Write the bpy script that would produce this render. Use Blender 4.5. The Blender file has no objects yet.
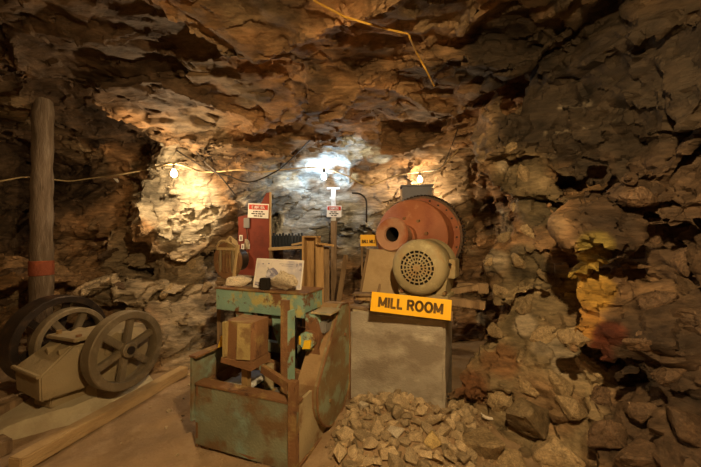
import bpy, bmesh, math, random
import numpy as np
from mathutils import Vector, Matrix, Euler

# ------------------------------------------------------------------ camera, world, exposure
scene = bpy.context.scene
COL = scene.collection
FPX = 340.0                                    # focal length in pixels of the 701 x 467 frame
EYE = Vector((0.0, 0.0, 1.5))
cam_data = bpy.data.cameras.new('camera')
cam_data.sensor_width = 36.0
cam_data.lens = FPX / 701.0 * 36.0
cam_data.clip_start = 0.02
cam = bpy.data.objects.new('camera', cam_data)
COL.objects.link(cam)
cam.location = EYE
cam.rotation_euler = (math.radians(90), 0, 0)
scene.camera = cam

world = bpy.data.worlds.new('mine_dark')
scene.world = world
world.use_nodes = True
world.node_tree.nodes['Background'].inputs[0].default_value = (0, 0, 0, 1)
world.node_tree.nodes['Background'].inputs[1].default_value = 0.0

vs = scene.view_settings
vs.view_transform = 'Standard'
vs.look = 'None'
vs.gamma = 1.0
vs.use_curve_mapping = False
vs.exposure = 0.15

WARM = (1.0, 0.70, 0.38)
SOFT = (1.0, 0.67, 0.31)
COOL = (0.72, 0.88, 1.0)
# bulbs on the light string: location, glass colour, emission strength, glass radius
BULBS = [
    ((-1.947, 3.75, 2.156), WARM, 1250, 0.032),
    ((-0.352, 4.52, 2.25), COOL, 250, 0.032),
    ((0.944, 4.62, 2.227), WARM, 520, 0.032),
    # strung on behind the camera along the same cable
    ((0.25, 0.35, 2.45), SOFT, 5200, 0.034),
]

def P(px, py, d):
    """world point on the ray of a photo pixel at distance d along the view axis"""
    return Vector(((px - 350.5) / FPX * d, d, 1.5 - (py - 233.5) / FPX * d))

# ------------------------------------------------------------------ noise (numpy)
rng = np.random.default_rng(11)
PERM = rng.permutation(256).astype(np.int32)
RND = rng.random((256, 8)).astype(np.float32)

def hsh(i, j, k):
    return PERM[(PERM[(PERM[i & 255] + j) & 255] + k) & 255]

def vnoise(p):
    i = np.floor(p).astype(np.int32)
    f = (p - i).astype(np.float32)
    f = f * f * f * (f * (f * 6 - 15) + 10)
    out = np.zeros(len(p), np.float32)
    for dx in (0, 1):
        wx = f[:, 0] if dx else 1 - f[:, 0]
        for dy in (0, 1):
            wy = f[:, 1] if dy else 1 - f[:, 1]
            for dz in (0, 1):
                wz = f[:, 2] if dz else 1 - f[:, 2]
                out += RND[hsh(i[:, 0] + dx, i[:, 1] + dy, i[:, 2] + dz), 7] * wx * wy * wz
    return out * 2 - 1

def fbm(p, octv=4, gain=0.5):
    a, s, o = 1.0, 1.0, np.zeros(len(p), np.float32)
    for n in range(octv):
        o += a * vnoise(p * s + 17.3 * n)
        a *= gain
        s *= 2.03
    return o

def facets(q, seed=0):
    """fractured rock: nearest jittered cell, each with a plane of its own; returns value, edge distance"""
    q = q + seed * 31.7
    i0 = np.floor(q).astype(np.int32)
    best = np.full(len(q), 9.0, np.float32)
    sec = np.full(len(q), 9.0, np.float32)
    val = np.zeros(len(q), np.float32)
    for dx in (-1, 0, 1):
        for dy in (-1, 0, 1):
            for dz in (-1, 0, 1):
                c = i0 + np.array((dx, dy, dz), np.int32)
                h = hsh(c[:, 0], c[:, 1], c[:, 2])
                r = RND[h]
                v = (q - c).astype(np.float32) - r[:, :3]
                d = np.einsum('ij,ij->i', v, v)
                pl = (r[:, 6] - 0.5) * 1.2 + np.einsum('ij,ij->i', v, (r[:, 3:6] - 0.5) * 2.2)
                near = d < best
                sec = np.where(near, best, np.minimum(sec, d))
                val = np.where(near, pl, val)
                best = np.where(near, d, best)
    return val, np.sqrt(sec) - np.sqrt(best)

def rotm(ax, ay, az):
    return np.array(Euler((math.radians(ax), math.radians(ay), math.radians(az))).to_matrix(), np.float32)

# ------------------------------------------------------------------ object helpers
def tag(o, label=None, cat=None, group=None, kind=None):
    if label: o['label'] = label
    if cat: o['category'] = cat
    if group: o['group'] = group
    if kind: o['kind'] = kind
    return o

def empty(name, loc, rz=0.0):
    o = bpy.data.objects.new(name, None)
    COL.objects.link(o)
    o.empty_display_size = 0.1
    o.location = loc
    o.rotation_euler = (0, 0, rz)
    return o

def link(name, me, mat=None, parent=None, loc=None, rot=None, scale=None):
    o = bpy.data.objects.new(name, me)
    COL.objects.link(o)
    if mat is not None and not me.materials:
        me.materials.append(mat)
    if parent is not None:
        o.parent = parent
    if loc is not None: o.location = loc
    if rot is not None: o.rotation_euler = rot
    if scale is not None: o.scale = scale
    return o

class MB:
    """collects simple solids into one bmesh"""
    def __init__(self):
        self.bm = bmesh.new()
    def _xf(self, vs, m):
        bmesh.ops.transform(self.bm, matrix=m, verts=vs)
    def box(self, x0, x1, y0, y1, z0, z1, m=None, bev=0.0):
        r = bmesh.ops.create_cube(self.bm, size=1.0)
        vsx = r['verts']
        self._xf(vsx, Matrix.Translation(((x0 + x1) / 2, (y0 + y1) / 2, (z0 + z1) / 2)) @ Matrix.Diagonal((x1 - x0, y1 - y0, z1 - z0, 1)))
        if bev > 0:
            es = list({e for v in vsx for e in v.link_edges})
            rb = bmesh.ops.bevel(self.bm, geom=es, offset=bev, segments=2, affect='EDGES')
            vsx = list({v for f in rb['faces'] for v in f.verts} | {v for v in vsx if v.is_valid})
        if m is not None: self._xf([v for v in vsx if v.is_valid], m)
        return self
    def bar(self, a, b, w, h, roll=0.0, bev=0.0):
        a, b = Vector(a), Vector(b)
        d = b - a
        L = d.length
        z = d.normalized()
        up = Vector((0, 0, 1)) if abs(z.z) < 0.95 else Vector((0, 1, 0))
        x = up.cross(z).normalized(); y = z.cross(x)
        m = Matrix.Translation((a + b) / 2) @ Matrix((x, y, z)).transposed().to_4x4() @ Matrix.Rotation(roll, 4, 'Z')
        return self.box(-w / 2, w / 2, -h / 2, h / 2, -L / 2, L / 2, m, bev)
    def cyl(self, a, b, r0, r1=None, n=20, cap=True):
        a, b = Vector(a), Vector(b)
        r1 = r0 if r1 is None else r1
        d = b - a
        z = d.normalized()
        q = Vector((0, 0, 1)).rotation_difference(z).to_matrix().to_4x4()
        bmesh.ops.create_cone(self.bm, cap_ends=cap, segments=n, radius1=r0, radius2=r1, depth=d.length,
                              matrix=Matrix.Translation((a + b) / 2) @ q)
        return self
    def lathe(self, prof, axis_o, axis_d, n=40, closed=False):
        """prof: list of (t along axis, radius)"""
        o, d = Vector(axis_o), Vector(axis_d).normalized()
        ref = Vector((0, 0, 1)) if abs(d.z) < 0.9 else Vector((1, 0, 0))
        u = d.cross(ref).normalized(); w = d.cross(u)
        rings = []
        for t, r in prof:
            rings.append([self.bm.verts.new(o + d * t + (u * math.cos(2 * math.pi * k / n) + w * math.sin(2 * math.pi * k / n)) * r) for k in range(n)])
        pairs = list(zip(rings, rings[1:]))
        if closed: pairs.append((rings[-1], rings[0]))
        for A, B in pairs:
            for k in range(n):
                self.bm.faces.new((A[k], A[(k + 1) % n], B[(k + 1) % n], B[k]))
        return self
    def prism(self, pts, y0, y1, m=None):
        """polygon pts (x,z) extruded along y"""
        a = [self.bm.verts.new((x, y0, z)) for x, z in pts]
        b = [self.bm.verts.new((x, y1, z)) for x, z in pts]
        n = len(pts)
        self.bm.faces.new(a); self.bm.faces.new(b[::-1])
        for k in range(n):
            self.bm.faces.new((a[k], b[k], b[(k + 1) % n], a[(k + 1) % n]))
        if m is not None: self._xf(a + b, m)
        return self
    def tube(self, pts, r, n=8):
        pts = [Vector(p) for p in pts]
        rings = []
        for i, p in enumerate(pts):
            d = (pts[min(i + 1, len(pts) - 1)] - pts[max(i - 1, 0)]).normalized()
            ref = Vector((0, 0, 1)) if abs(d.z) < 0.9 else Vector((1, 0, 0))
            u = d.cross(ref).normalized(); w = d.cross(u)
            rr = r[i] if isinstance(r, (list, tuple)) else r
            rings.append([self.bm.verts.new(p + (u * math.cos(2 * math.pi * k / n) + w * math.sin(2 * math.pi * k / n)) * rr) for k in range(n)])
        for A, B in zip(rings, rings[1:]):
            for k in range(n):
                self.bm.faces.new((A[k], A[(k + 1) % n], B[(k + 1) % n], B[k]))
        self.bm.faces.new(rings[0]); self.bm.faces.new(rings[-1])
        return self
    def rough(self, amp, scale=8.0, cuts=0, seed=0.0):
        if cuts:
            bmesh.ops.subdivide_edges(self.bm, edges=self.bm.edges[:], cuts=cuts, use_grid_fill=True)
        self.bm.verts.ensure_lookup_table()
        co = np.array([v.co for v in self.bm.verts], np.float32)
        for ax in range(3):
            n = fbm(co * scale + seed + ax * 53.1, 3)
            for v, k in zip(self.bm.verts, n):
                v.co[ax] += amp * float(k)
        return self
    def build(self, name, mat, parent=None, loc=None, rot=None, smooth=False):
        bmesh.ops.recalc_face_normals(self.bm, faces=self.bm.faces[:])
        me = bpy.data.meshes.new(name)
        self.bm.to_mesh(me); self.bm.free()
        if smooth:
            me.polygons.foreach_set('use_smooth', [True] * len(me.polygons))
            try: me.set_sharp_from_angle(angle=math.radians(38))
            except Exception: pass
        return link(name, me, mat, parent, loc, rot)

def curve_pts(ctrl, n=12):
    """Catmull-Rom through control points"""
    c = [Vector(p) for p in ctrl]
    c = [c[0] * 2 - c[1]] + c + [c[-1] * 2 - c[-2]]
    out = []
    for i in range(1, len(c) - 2):
        for k in range(n):
            t = k / n
            p0, p1, p2, p3 = c[i - 1], c[i], c[i + 1], c[i + 2]
            out.append(0.5 * ((2 * p1) + (p2 - p0) * t + (2 * p0 - 5 * p1 + 4 * p2 - p3) * t * t + (3 * p1 - p0 - 3 * p2 + p3) * t ** 3))
    out.append(c[-2])
    return out

# ------------------------------------------------------------------ materials
def nmat(name):
    m = bpy.data.materials.new(name)
    m.use_nodes = True
    nt = m.node_tree
    return m, nt, nt.nodes['Principled BSDF']

def mat(name, base, rough=0.8, metal=0.0, layers=(), bump=(30, 0.2), var=0.25, stretch=None, vscale=3.0, spec=0.3):
    """base colour + noise variation + layers of (colour, scale, threshold, softness) + bump"""
    m, nt, b = nmat(name)
    N, L = nt.nodes.new, nt.links.new
    tc = N('ShaderNodeTexCoord')
    mp = N('ShaderNodeMapping')
    L(tc.outputs['Object'], mp.inputs[0])
    if stretch: mp.inputs['Scale'].default_value = stretch
    n0 = N('ShaderNodeTexNoise'); n0.inputs['Scale'].default_value = vscale; n0.inputs['Detail'].default_value = 8
    L(mp.outputs[0], n0.inputs['Vector'])
    r0 = N('ShaderNodeValToRGB')
    r0.color_ramp.elements[0].position = 0.3; r0.color_ramp.elements[1].position = 0.7
    r0.color_ramp.elements[0].color = tuple(c * (1 - var) for c in base) + (1,)
    r0.color_ramp.elements[1].color = tuple(min(1, c * (1 + var)) for c in base) + (1,)
    L(n0.outputs['Fac'], r0.inputs['Fac'])
    cur = r0.outputs['Color']
    for k, (colr, sc, th, so) in enumerate(layers):
        n1 = N('ShaderNodeTexNoise'); n1.inputs['Scale'].default_value = sc; n1.inputs['Detail'].default_value = 6
        n1.inputs['Roughness'].default_value = 0.6
        mp1 = N('ShaderNodeMapping'); mp1.inputs['Location'].default_value = (3.7 * k + 1.3, 7.1 * k, 2.9 * k)
        L(mp.outputs[0], mp1.inputs[0]); L(mp1.outputs[0], n1.inputs['Vector'])
        rr = N('ShaderNodeMapRange'); rr.inputs['From Min'].default_value = th - so; rr.inputs['From Max'].default_value = th + so
        L(n1.outputs['Fac'], rr.inputs['Value'])
        mx = N('ShaderNodeMix'); mx.data_type = 'RGBA'
        L(rr.outputs[0], mx.inputs[0]); L(cur, mx.inputs[6])
        mx.inputs[7].default_value = tuple(colr) + (1,)
        cur = mx.outputs[2]
    L(cur, b.inputs['Base Color'])
    b.inputs['Roughness'].default_value = rough
    b.inputs['Metallic'].default_value = metal
    b.inputs['Specular IOR Level'].default_value = spec
    if bump:
        nb = N('ShaderNodeTexNoise'); nb.inputs['Scale'].default_value = bump[0]; nb.inputs['Detail'].default_value = 8
        L(mp.outputs[0], nb.inputs['Vector'])
        bp = N('ShaderNodeBump'); bp.inputs['Strength'].default_value = bump[1]; bp.inputs['Distance'].default_value = 0.02
        L(nb.outputs['Fac'], bp.inputs['Height']); L(bp.outputs[0], b.inputs['Normal'])
    return m

def rock_material(name, attr=True, base=(0.3, 0.2, 0.12), wscale=1.0, relief=0.03, lo=0.35, hi=1.5, even=False):
    """rock: colour from the mesh's own mineral attribute, veins, grain and chipped relief"""
    m, nt, b = nmat(name)
    N, L = nt.nodes.new, nt.links.new
    tc = N('ShaderNodeTexCoord')
    if attr:
        at = N('ShaderNodeAttribute'); at.attribute_name = 'mineral_light'
        cur = at.outputs['Color']
    else:
        oi = N('ShaderNodeObjectInfo')
        ra = N('ShaderNodeValToRGB'); e = ra.color_ramp.elements
        e[0].color = tuple(c * 0.62 for c in base) + (1,); e[1].color = tuple(min(1, c * 1.35) for c in base) + (1,)
        L(oi.outputs['Random'], ra.inputs['Fac'])
        cur = ra.outputs['Color']
    n0 = N('ShaderNodeTexNoise'); n0.inputs['Scale'].default_value = 2.6 * wscale; n0.inputs['Detail'].default_value = 10; n0.inputs['Roughness'].default_value = 0.68
    n0.inputs['Distortion'].default_value = 0.6
    mp = N('ShaderNodeMapping'); mp.inputs['Rotation'].default_value = (0.5, 0.6, 0.3); mp.inputs['Scale'].default_value = (1, 1, 1) if even else (0.55, 1.0, 2.2)
    L(tc.outputs['Object'], mp.inputs[0]); L(mp.outputs[0], n0.inputs['Vector'])
    r0 = N('ShaderNodeMapRange'); r0.inputs['From Min'].default_value = 0.3; r0.inputs['From Max'].default_value = 0.72
    r0.inputs['To Min'].default_value = lo; r0.inputs['To Max'].default_value = hi
    L(n0.outputs['Fac'], r0.inputs['Value'])
    n2 = N('ShaderNodeTexNoise'); n2.inputs['Scale'].default_value = 15 * wscale; n2.inputs['Detail'].default_value = 8; n2.inputs['Roughness'].default_value = 0.7
    L(mp.outputs[0], n2.inputs['Vector'])
    r2 = N('ShaderNodeMapRange'); r2.inputs['From Min'].default_value = 0.32; r2.inputs['From Max'].default_value = 0.68
    r2.inputs['To Min'].default_value = 0.55; r2.inputs['To Max'].default_value = 1.4
    L(n2.outputs['Fac'], r2.inputs['Value'])
    mm = N('ShaderNodeMath'); mm.operation = 'MULTIPLY'
    L(r0.outputs[0], mm.inputs[0]); L(r2.outputs[0], mm.inputs[1])
    mu = N('ShaderNodeVectorMath'); mu.operation = 'SCALE'
    L(cur, mu.inputs[0]); L(mm.outputs[0], mu.inputs['Scale'])
    L(mu.outputs[0], b.inputs['Base Color'])
    b.inputs['Roughness'].default_value = 0.72
    b.inputs['Specular IOR Level'].default_value = 0.28
    nb = N('ShaderNodeTexNoise'); nb.inputs['Scale'].default_value = 9 * wscale; nb.inputs['Detail'].default_value = 10; nb.inputs['Roughness'].default_value = 0.66
    L(mp.outputs[0], nb.inputs['Vector'])
    vo = N('ShaderNodeTexVoronoi'); vo.feature = 'F1'; vo.inputs['Scale'].default_value = 7 * wscale
    L(mp.outputs[0], vo.inputs['Vector'])
    ad = N('ShaderNodeMath'); ad.operation = 'ADD'
    ml = N('ShaderNodeMath'); ml.operation = 'MULTIPLY'; ml.inputs[1].default_value = 0.45
    L(vo.outputs['Distance'], ml.inputs[0]); L(ml.outputs[0], ad.inputs[0]); L(nb.outputs['Fac'], ad.inputs[1])
    bp = N('ShaderNodeBump'); bp.inputs['Strength'].default_value = 0.95; bp.inputs['Distance'].default_value = relief
    L(ad.outputs[0], bp.inputs['Height']); L(bp.outputs[0], b.inputs['Normal'])
    return m

def emit(name, colr, strength):
    m, nt, b = nmat(name)
    b.inputs['Base Color'].default_value = tuple(colr) + (1,)
    b.inputs['Emission Color'].default_value = tuple(colr) + (1,)
    b.inputs['Emission Strength'].default_value = strength
    return m

M_ROCK = rock_material('mine_rock')
M_BOULDER = rock_material('boulder_rock', attr=False, base=(0.29, 0.215, 0.12), relief=0.006, even=True, lo=0.55, hi=1.35)
M_BROWNROCK = rock_material('brown_rock', attr=False, base=(0.115, 0.072, 0.042), relief=0.006, even=True, lo=0.5, hi=1.4)
M_RUBBLE = rock_material('rubble_rock', attr=False, base=(0.40, 0.31, 0.19), wscale=0.6, relief=0.0015, even=True, lo=0.6, hi=1.3)

# ------------------------------------------------------------------ the mine: an excavated room in solid rock
def sstep(a, b, x):
    t = np.clip((x - a) / (b - a), 0, 1)
    return t * t * (3 - 2 * t)

def ceil_h(x, y):
    z = np.interp(y, [-2.5, 0, 1.2, 2.0, 2.8, 3.6, 4.2, 4.7, 5.2], [2.8, 2.9, 3.0, 2.95, 2.84, 2.68, 2.56, 2.42, 2.2])
    z = z + 0.42 * sstep(-1.9, -3.3, x) * sstep(1.0, 3.0, y) + 0.12 * sstep(0.2, 0.8, x) * sstep(3.2, 4.2, y)
    return z

def back_y(x, z):
    y = np.interp(x, [-5.2, -3.6, -2.9, -2.4, -2.0, -1.6, -1.2, -0.6, 0.2, 0.8, 1.3, 2.2], [5.0, 4.95, 4.75, 4.38, 4.34, 4.5, 4.85, 5.1, 5.0, 4.85, 4.95, 5.0])
    lowl = sstep(-1.0, -1.8, x)
    y = y - lowl * 0.55 * np.clip(0.95 - z, 0, 1.2) - 0.22 * np.clip(0.8 - z, 0, 1) * (1 - lowl)
    y = y + 0.35 * sstep(1.5, 2.3, z) * sstep(-2.6, -3.6, x)
    return y

def right_x(y, z):
    x = np.interp(y, [-2.5, 0, 1.0, 1.6, 2.2, 2.55, 2.85, 3.05, 3.6, 4.0, 4.5, 5.2], [2.3, 2.25, 2.1, 2.0, 1.96, 1.80, 1.52, 1.42, 1.78, 2.0, 2.15, 2.2])
    rib = np.exp(-((y - 3.0) / 0.55) ** 2)
    x = x + rib * np.clip((z - 1.5) * 0.14, -0.3, 0.25)
    tal = sstep(0.6, 1.5, y) * (1 - sstep(2.7, 3.1, y))
    x = x - tal * 0.62 * np.clip(1.0 - z, 0, 1.1)
    x = x - 0.35 * sstep(1.9, 2.8, z) * sstep(1.0, 2.2, y) * (1 - sstep(2.8, 3.4, y))
    return x

def ellip(p, c, r, m=None):
    q = p - np.array(c, np.float32)
    if m is not None: q = q @ m
    r = np.array(r, np.float32)
    k0 = np.sqrt(((q / r) ** 2).sum(1))
    k1 = np.sqrt(((q / (r * r)) ** 2).sum(1))
    return k0 * (k0 - 1) / np.maximum(k1, 1e-6)

def cave_terms(p):
    x, y, z = p[:, 0], p[:, 1], p[:, 2]
    return np.stack([z - ceil_h(x, y), y - back_y(x, z), x - right_x(y, z), -4.95 - x, -1.4 - y]).astype(np.float32)

CARVE = [  # hollows: centre, radii, rotation (deg)
    ((1.95, 2.36, 0.86), (0.30, 0.22, 0.34), (0, 10, 0)),
    ((1.86, 2.75, 1.93), (0.22, 0.3, 0.10), (0, -25, 0)),
    ((2.12, 1.95, 2.15), (0.16, 0.34, 0.55), (0, 35, 0)),
    ((-3.2, 4.75, 1.05), (0.6, 0.35, 0.12), (0, 12, 0)),
    ((-4.1, 4.7, 1.3), (0.7, 0.5, 0.14), (0, 5, 0)),
]
LUMP = [  # masses of rock that stick out: centre, radii, rotation
    ((1.32, 3.15, 2.5), (0.16, 0.3, 0.5), (0, 8, 0)),      # rib where it runs up into the roof
    ((1.80, 2.86, 1.2), (0.26, 0.26, 0.40), (0, 0, 0)),      # filling behind the rib
    ((1.9, 2.0, 1.02), (0.26, 0.3, 0.2), (0, 12, 20)),       # big block right of the hollow
    ((2.02, 2.2, 1.6), (0.34, 0.3, 0.10), (0, 14, -30)),   # ledge over the hollow
    ((-3.0, 4.55, 0.72), (0.55, 0.35, 0.2), (0, -8, 0)),
    ((-4.3, 4.5, 0.95), (0.6, 0.4, 0.13), (0, 6, 0)),
    ((-1.3, 4.5, 0.15), (0.5, 0.4, 0.3), (0, 0, 0)),
]

def cave_field(p):
    t = cave_terms(p)
    a = t.max(0)
    for c, r, e in LUMP:
        a = np.maximum(a, -ellip(p, c, r, rotm(*e)))
    for b_ in BULBS[:3]:
        a = np.minimum(a, ellip(p, (b_[0][0] * 0.97, b_[0][1] * 0.97, b_[0][2] - 0.02), (0.17, 0.2, 0.16)))
    for c, r, e in CARVE:
        a = np.minimum(a, ellip(p, c, r, rotm(*e)))
    return a

STRATA = rotm(18, -28, 24)
def rock_relief(p):
    w = np.stack([vnoise(p * 1.1 + 5), vnoise(p * 1.1 + 40), vnoise(p * 1.1 + 80)], 1) * 0.22
    q = (p + w) @ STRATA
    v1, e1 = facets(q / np.array((1.5, 0.95, 0.6), np.float32), 1)
    v2, e2 = facets(q / np.array((0.62, 0.40, 0.25), np.float32), 2)
    calm = 1 - 0.6 * sstep(0.6, 0.95, p[:, 0]) * sstep(2.0, 2.5, p[:, 1]) * (1 - sstep(2.5, 2.8, p[:, 2]))
    roof = sstep(2.3, 2.6, p[:, 2])
    rib = sstep(0.8, 1.0, p[:, 0]) * (1 - roof)
    v = 0.20 * v1 * calm + (0.085 - 0.025 * roof + 0.035 * rib) * v2 + 0.06 * fbm(p * 1.0 + 3, 2)
    v = v + 0.05 * np.exp(-(e1 / 0.07) ** 2)
    bk = (p[:, 1] > 3.4) & (p[:, 0] < -0.9)
    if bk.any():          # the thinly split, crumbling rock around the left bulb
        pb = p[bk]
        near = np.clip(1.25 - np.linalg.norm((pb - np.array((-2.1, 4.3, 1.9), np.float32)) / np.array((0.9, 1, 1.0), np.float32), axis=1), 0, 1)
        v4, _ = facets(pb @ rotm(30, 20, -40) / np.array((0.20, 0.13, 0.09), np.float32), 6)
        v[bk] += near * (0.075 * v4 + 0.05 * fbm(pb * 5, 3))
    return v

VOX = 0.036
def make_cave():
    lo = np.array((-5.45, -1.9, -0.35), np.float32)
    hi = np.array((2.75, 5.7, 3.75), np.float32)
    n = np.ceil((hi - lo) / VOX).astype(int)
    xs, ys, zs = (lo[k] + VOX * np.arange(n[k], dtype=np.float32) for k in range(3))
    F = np.empty(tuple(n), np.float32)
    Y, Z = np.meshgrid(ys, zs, indexing='ij')
    yz = np.stack([np.zeros(Y.size, np.float32), Y.ravel(), Z.ravel()], 1)
    for s in range(0, n[0], 16):
        e = min(n[0], s + 16)
        pp = np.repeat(yz[None], e - s, 0)
        pp[:, :, 0] = xs[s:e, None]
        pp = pp.reshape(-1, 3)
        a = cave_field(pp)
        near = np.abs(a) < 0.38
        view = near & (pp[:, 1] > 0.5)
        rest = near & (pp[:, 1] <= 0.5)           # round and behind the viewer: broad relief only
        if view.any(): a[view] += rock_relief(pp[view])
        if rest.any(): a[rest] += 0.16 * fbm(pp[rest] * 1.6, 3)
        F[s:e] = a.reshape(e - s, n[1], n[2])
    S = F > 0
    c = np.zeros((n[0] - 1, n[1] - 1, n[2] - 1), np.int8)
    for dx in (0, 1):
        for dy in (0, 1):
            for dz in (0, 1):
                c += S[dx:n[0] - 1 + dx, dy:n[1] - 1 + dy, dz:n[2] - 1 + dz]
    act = np.argwhere((c > 0) & (c < 8))
    idx = np.full(c.shape, -1, np.int32)
    idx[act[:, 0], act[:, 1], act[:, 2]] = np.arange(len(act))
    cor = [(dx, dy, dz) for dx in (0, 1) for dy in (0, 1) for dz in (0, 1)]
    val = np.stack([F[act[:, 0] + d[0], act[:, 1] + d[1], act[:, 2] + d[2]] for d in cor], 1)
    acc = np.zeros((len(act), 3), np.float32); cnt = np.zeros(len(act), np.float32)
    for i in range(8):
        for j in range(i + 1, 8):
            di, dj = np.array(cor[i]), np.array(cor[j])
            if np.abs(di - dj).sum() != 1: continue
            va, vb = val[:, i], val[:, j]
            cr = (va > 0) != (vb > 0)
            t = np.where(cr, va / np.where(np.abs(va - vb) < 1e-9, 1, va - vb), 0)
            acc += np.where(cr[:, None], di + t[:, None] * (dj - di), 0)
            cnt += cr
    vert = lo + VOX * (act + acc / cnt[:, None])
    quads = []
    for ax in range(3):
        o1, o2 = [k for k in range(3) if k != ax]
        sl0 = [slice(None)] * 3; sl1 = [slice(None)] * 3
        sl0[ax] = slice(0, n[ax] - 1); sl1[ax] = slice(1, n[ax])
        ch = S[tuple(sl0)] != S[tuple(sl1)]
        e = np.argwhere(ch)
        e = e[(e[:, o1] > 0) & (e[:, o2] > 0) & (e[:, o1] < n[o1] - 1) & (e[:, o2] < n[o2] - 1)]
        q = []
        for a, b in ((-1, -1), (0, -1), (0, 0), (-1, 0)):
            k = e.copy(); k[:, o1] += a; k[:, o2] += b
            q.append(idx[k[:, 0], k[:, 1], k[:, 2]])
        q = np.stack(q, 1)
        fl = S[e[:, 0], e[:, 1], e[:, 2]]
        if ax == 1: fl = ~fl
        q[~fl] = q[~fl][:, ::-1]
        quads.append(q)
    return vert.astype(np.float32), np.concatenate(quads)

def vnormals(v, q):
    nrm = np.cross(v[q[:, 2]] - v[q[:, 0]], v[q[:, 3]] - v[q[:, 1]])
    out = np.zeros_like(v)
    for k in range(4):
        for ax in range(3):
            out[:, ax] += np.bincount(q[:, k], nrm[:, ax], len(v))
    return out / np.maximum(1e-9, np.linalg.norm(out, axis=1))[:, None]

def subdivide(v, q):
    e = np.concatenate([q[:, [0, 1]], q[:, [1, 2]], q[:, [2, 3]], q[:, [3, 0]]])
    es = np.sort(e, 1)
    key = es[:, 0].astype(np.int64) * len(v) + es[:, 1]
    u, inv = np.unique(key, return_inverse=True)
    mid = (v[u // len(v)] + v[u % len(v)]) / 2
    fc = v[q].mean(1)
    nv, ne, nf = len(v), len(u), len(q)
    m = inv.reshape(4, nf) + nv
    f = np.arange(nf) + nv + ne
    qs = [np.stack([q[:, k], m[k], f, m[k - 1]], 1) for k in range(4)]
    return np.concatenate([v, mid, fc]).astype(np.float32), np.concatenate(qs)

# patches of rock colour, some with shade or bulb glow painted in: seen at pixel, radius in metres, colour, edge sharpness
SHADE_DARK = (0.075, 0.047, 0.027); SLAB_SHADE = (0.042, 0.030, 0.019); TAN = (0.27, 0.205, 0.115); PALE_GLOW = (0.48, 0.42, 0.31); WHITE_GLOW = (0.66, 0.74, 0.77)
MINERAL_LIGHT_PX = (
    [(x, y, 0.75, SHADE_DARK, 0.8) for x, y in ((60, 80), (20, 140), (120, 50), (30, 20), (100, 130), (80, 190), (20, 210))] +  # shade of the upper left painted into the rock colour
    [(x, y, 0.48, SLAB_SHADE, 0.8) for x, y in ((560, 80), (620, 110), (685, 60), (600, 30), (545, 135), (650, 150), (520, 60), (690, 120))] +  # dark upper right slabs, darkened further in place of shade
    [(x, y, 0.42, (0.085, 0.054, 0.032), 0.8) for x, y in ((680, 230), (690, 340), (660, 400), (640, 200), (690, 440))] +  # right wall darkened to stand in for shade under the overhang
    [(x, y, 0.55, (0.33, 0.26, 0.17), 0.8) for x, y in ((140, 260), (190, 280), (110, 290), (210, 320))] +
    [(x, y, 0.30, PALE_GLOW, 0.9) for x, y in ((165, 165), (187, 185), (160, 205), (197, 212), (150, 188), (178, 225))] +  # pale tan wall, with the left bulb's glow painted in
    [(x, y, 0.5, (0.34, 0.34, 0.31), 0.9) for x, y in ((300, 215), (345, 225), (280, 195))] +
    [(x, y, r, WHITE_GLOW, 1.5) for x, y, r in ((294, 185, 0.22), (312, 172, 0.26), (338, 158, 0.24), (352, 148, 0.2), (378, 157, 0.15), (345, 178, 0.18))] +  # white rock, its bluish tint painting in the cool bulb's light
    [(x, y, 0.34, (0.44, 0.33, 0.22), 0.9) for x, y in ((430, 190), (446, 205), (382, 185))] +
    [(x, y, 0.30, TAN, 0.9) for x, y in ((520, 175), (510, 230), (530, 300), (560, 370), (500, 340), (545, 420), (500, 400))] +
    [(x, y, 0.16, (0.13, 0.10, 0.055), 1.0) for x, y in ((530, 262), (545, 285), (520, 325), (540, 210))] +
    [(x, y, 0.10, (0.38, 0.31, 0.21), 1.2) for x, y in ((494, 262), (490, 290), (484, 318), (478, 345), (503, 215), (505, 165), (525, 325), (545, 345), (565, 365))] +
    [(500, 360, 0.16, (0.22, 0.12, 0.055), 1.0), (545, 400, 0.2, (0.29, 0.19, 0.10), 1.0), (470, 330, 0.12, (0.18, 0.09, 0.04), 1.0)] +
    [(584, 265, 0.14, (0.42, 0.29, 0.06), 1.4), (592, 295, 0.12, (0.42, 0.25, 0.05), 1.4), (582, 322, 0.11, (0.40, 0.21, 0.05), 1.4), (570, 285, 0.10, (0.40, 0.29, 0.10), 1.4), (590, 247, 0.08, (0.36, 0.28, 0.07), 1.4)] +
    [(609, 335, 0.09, (0.17, 0.045, 0.02), 1.2), (603, 352, 0.08, (0.16, 0.045, 0.02), 1.2), (470, 390, 0.16, (0.17, 0.08, 0.035), 1.0)])
VEIN_PX = [((545, 133), (585, 128)), ((590, 125), (628, 118)), ((560, 108), (590, 104))]
MINERAL_LIGHT, VEINS = [], []
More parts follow.
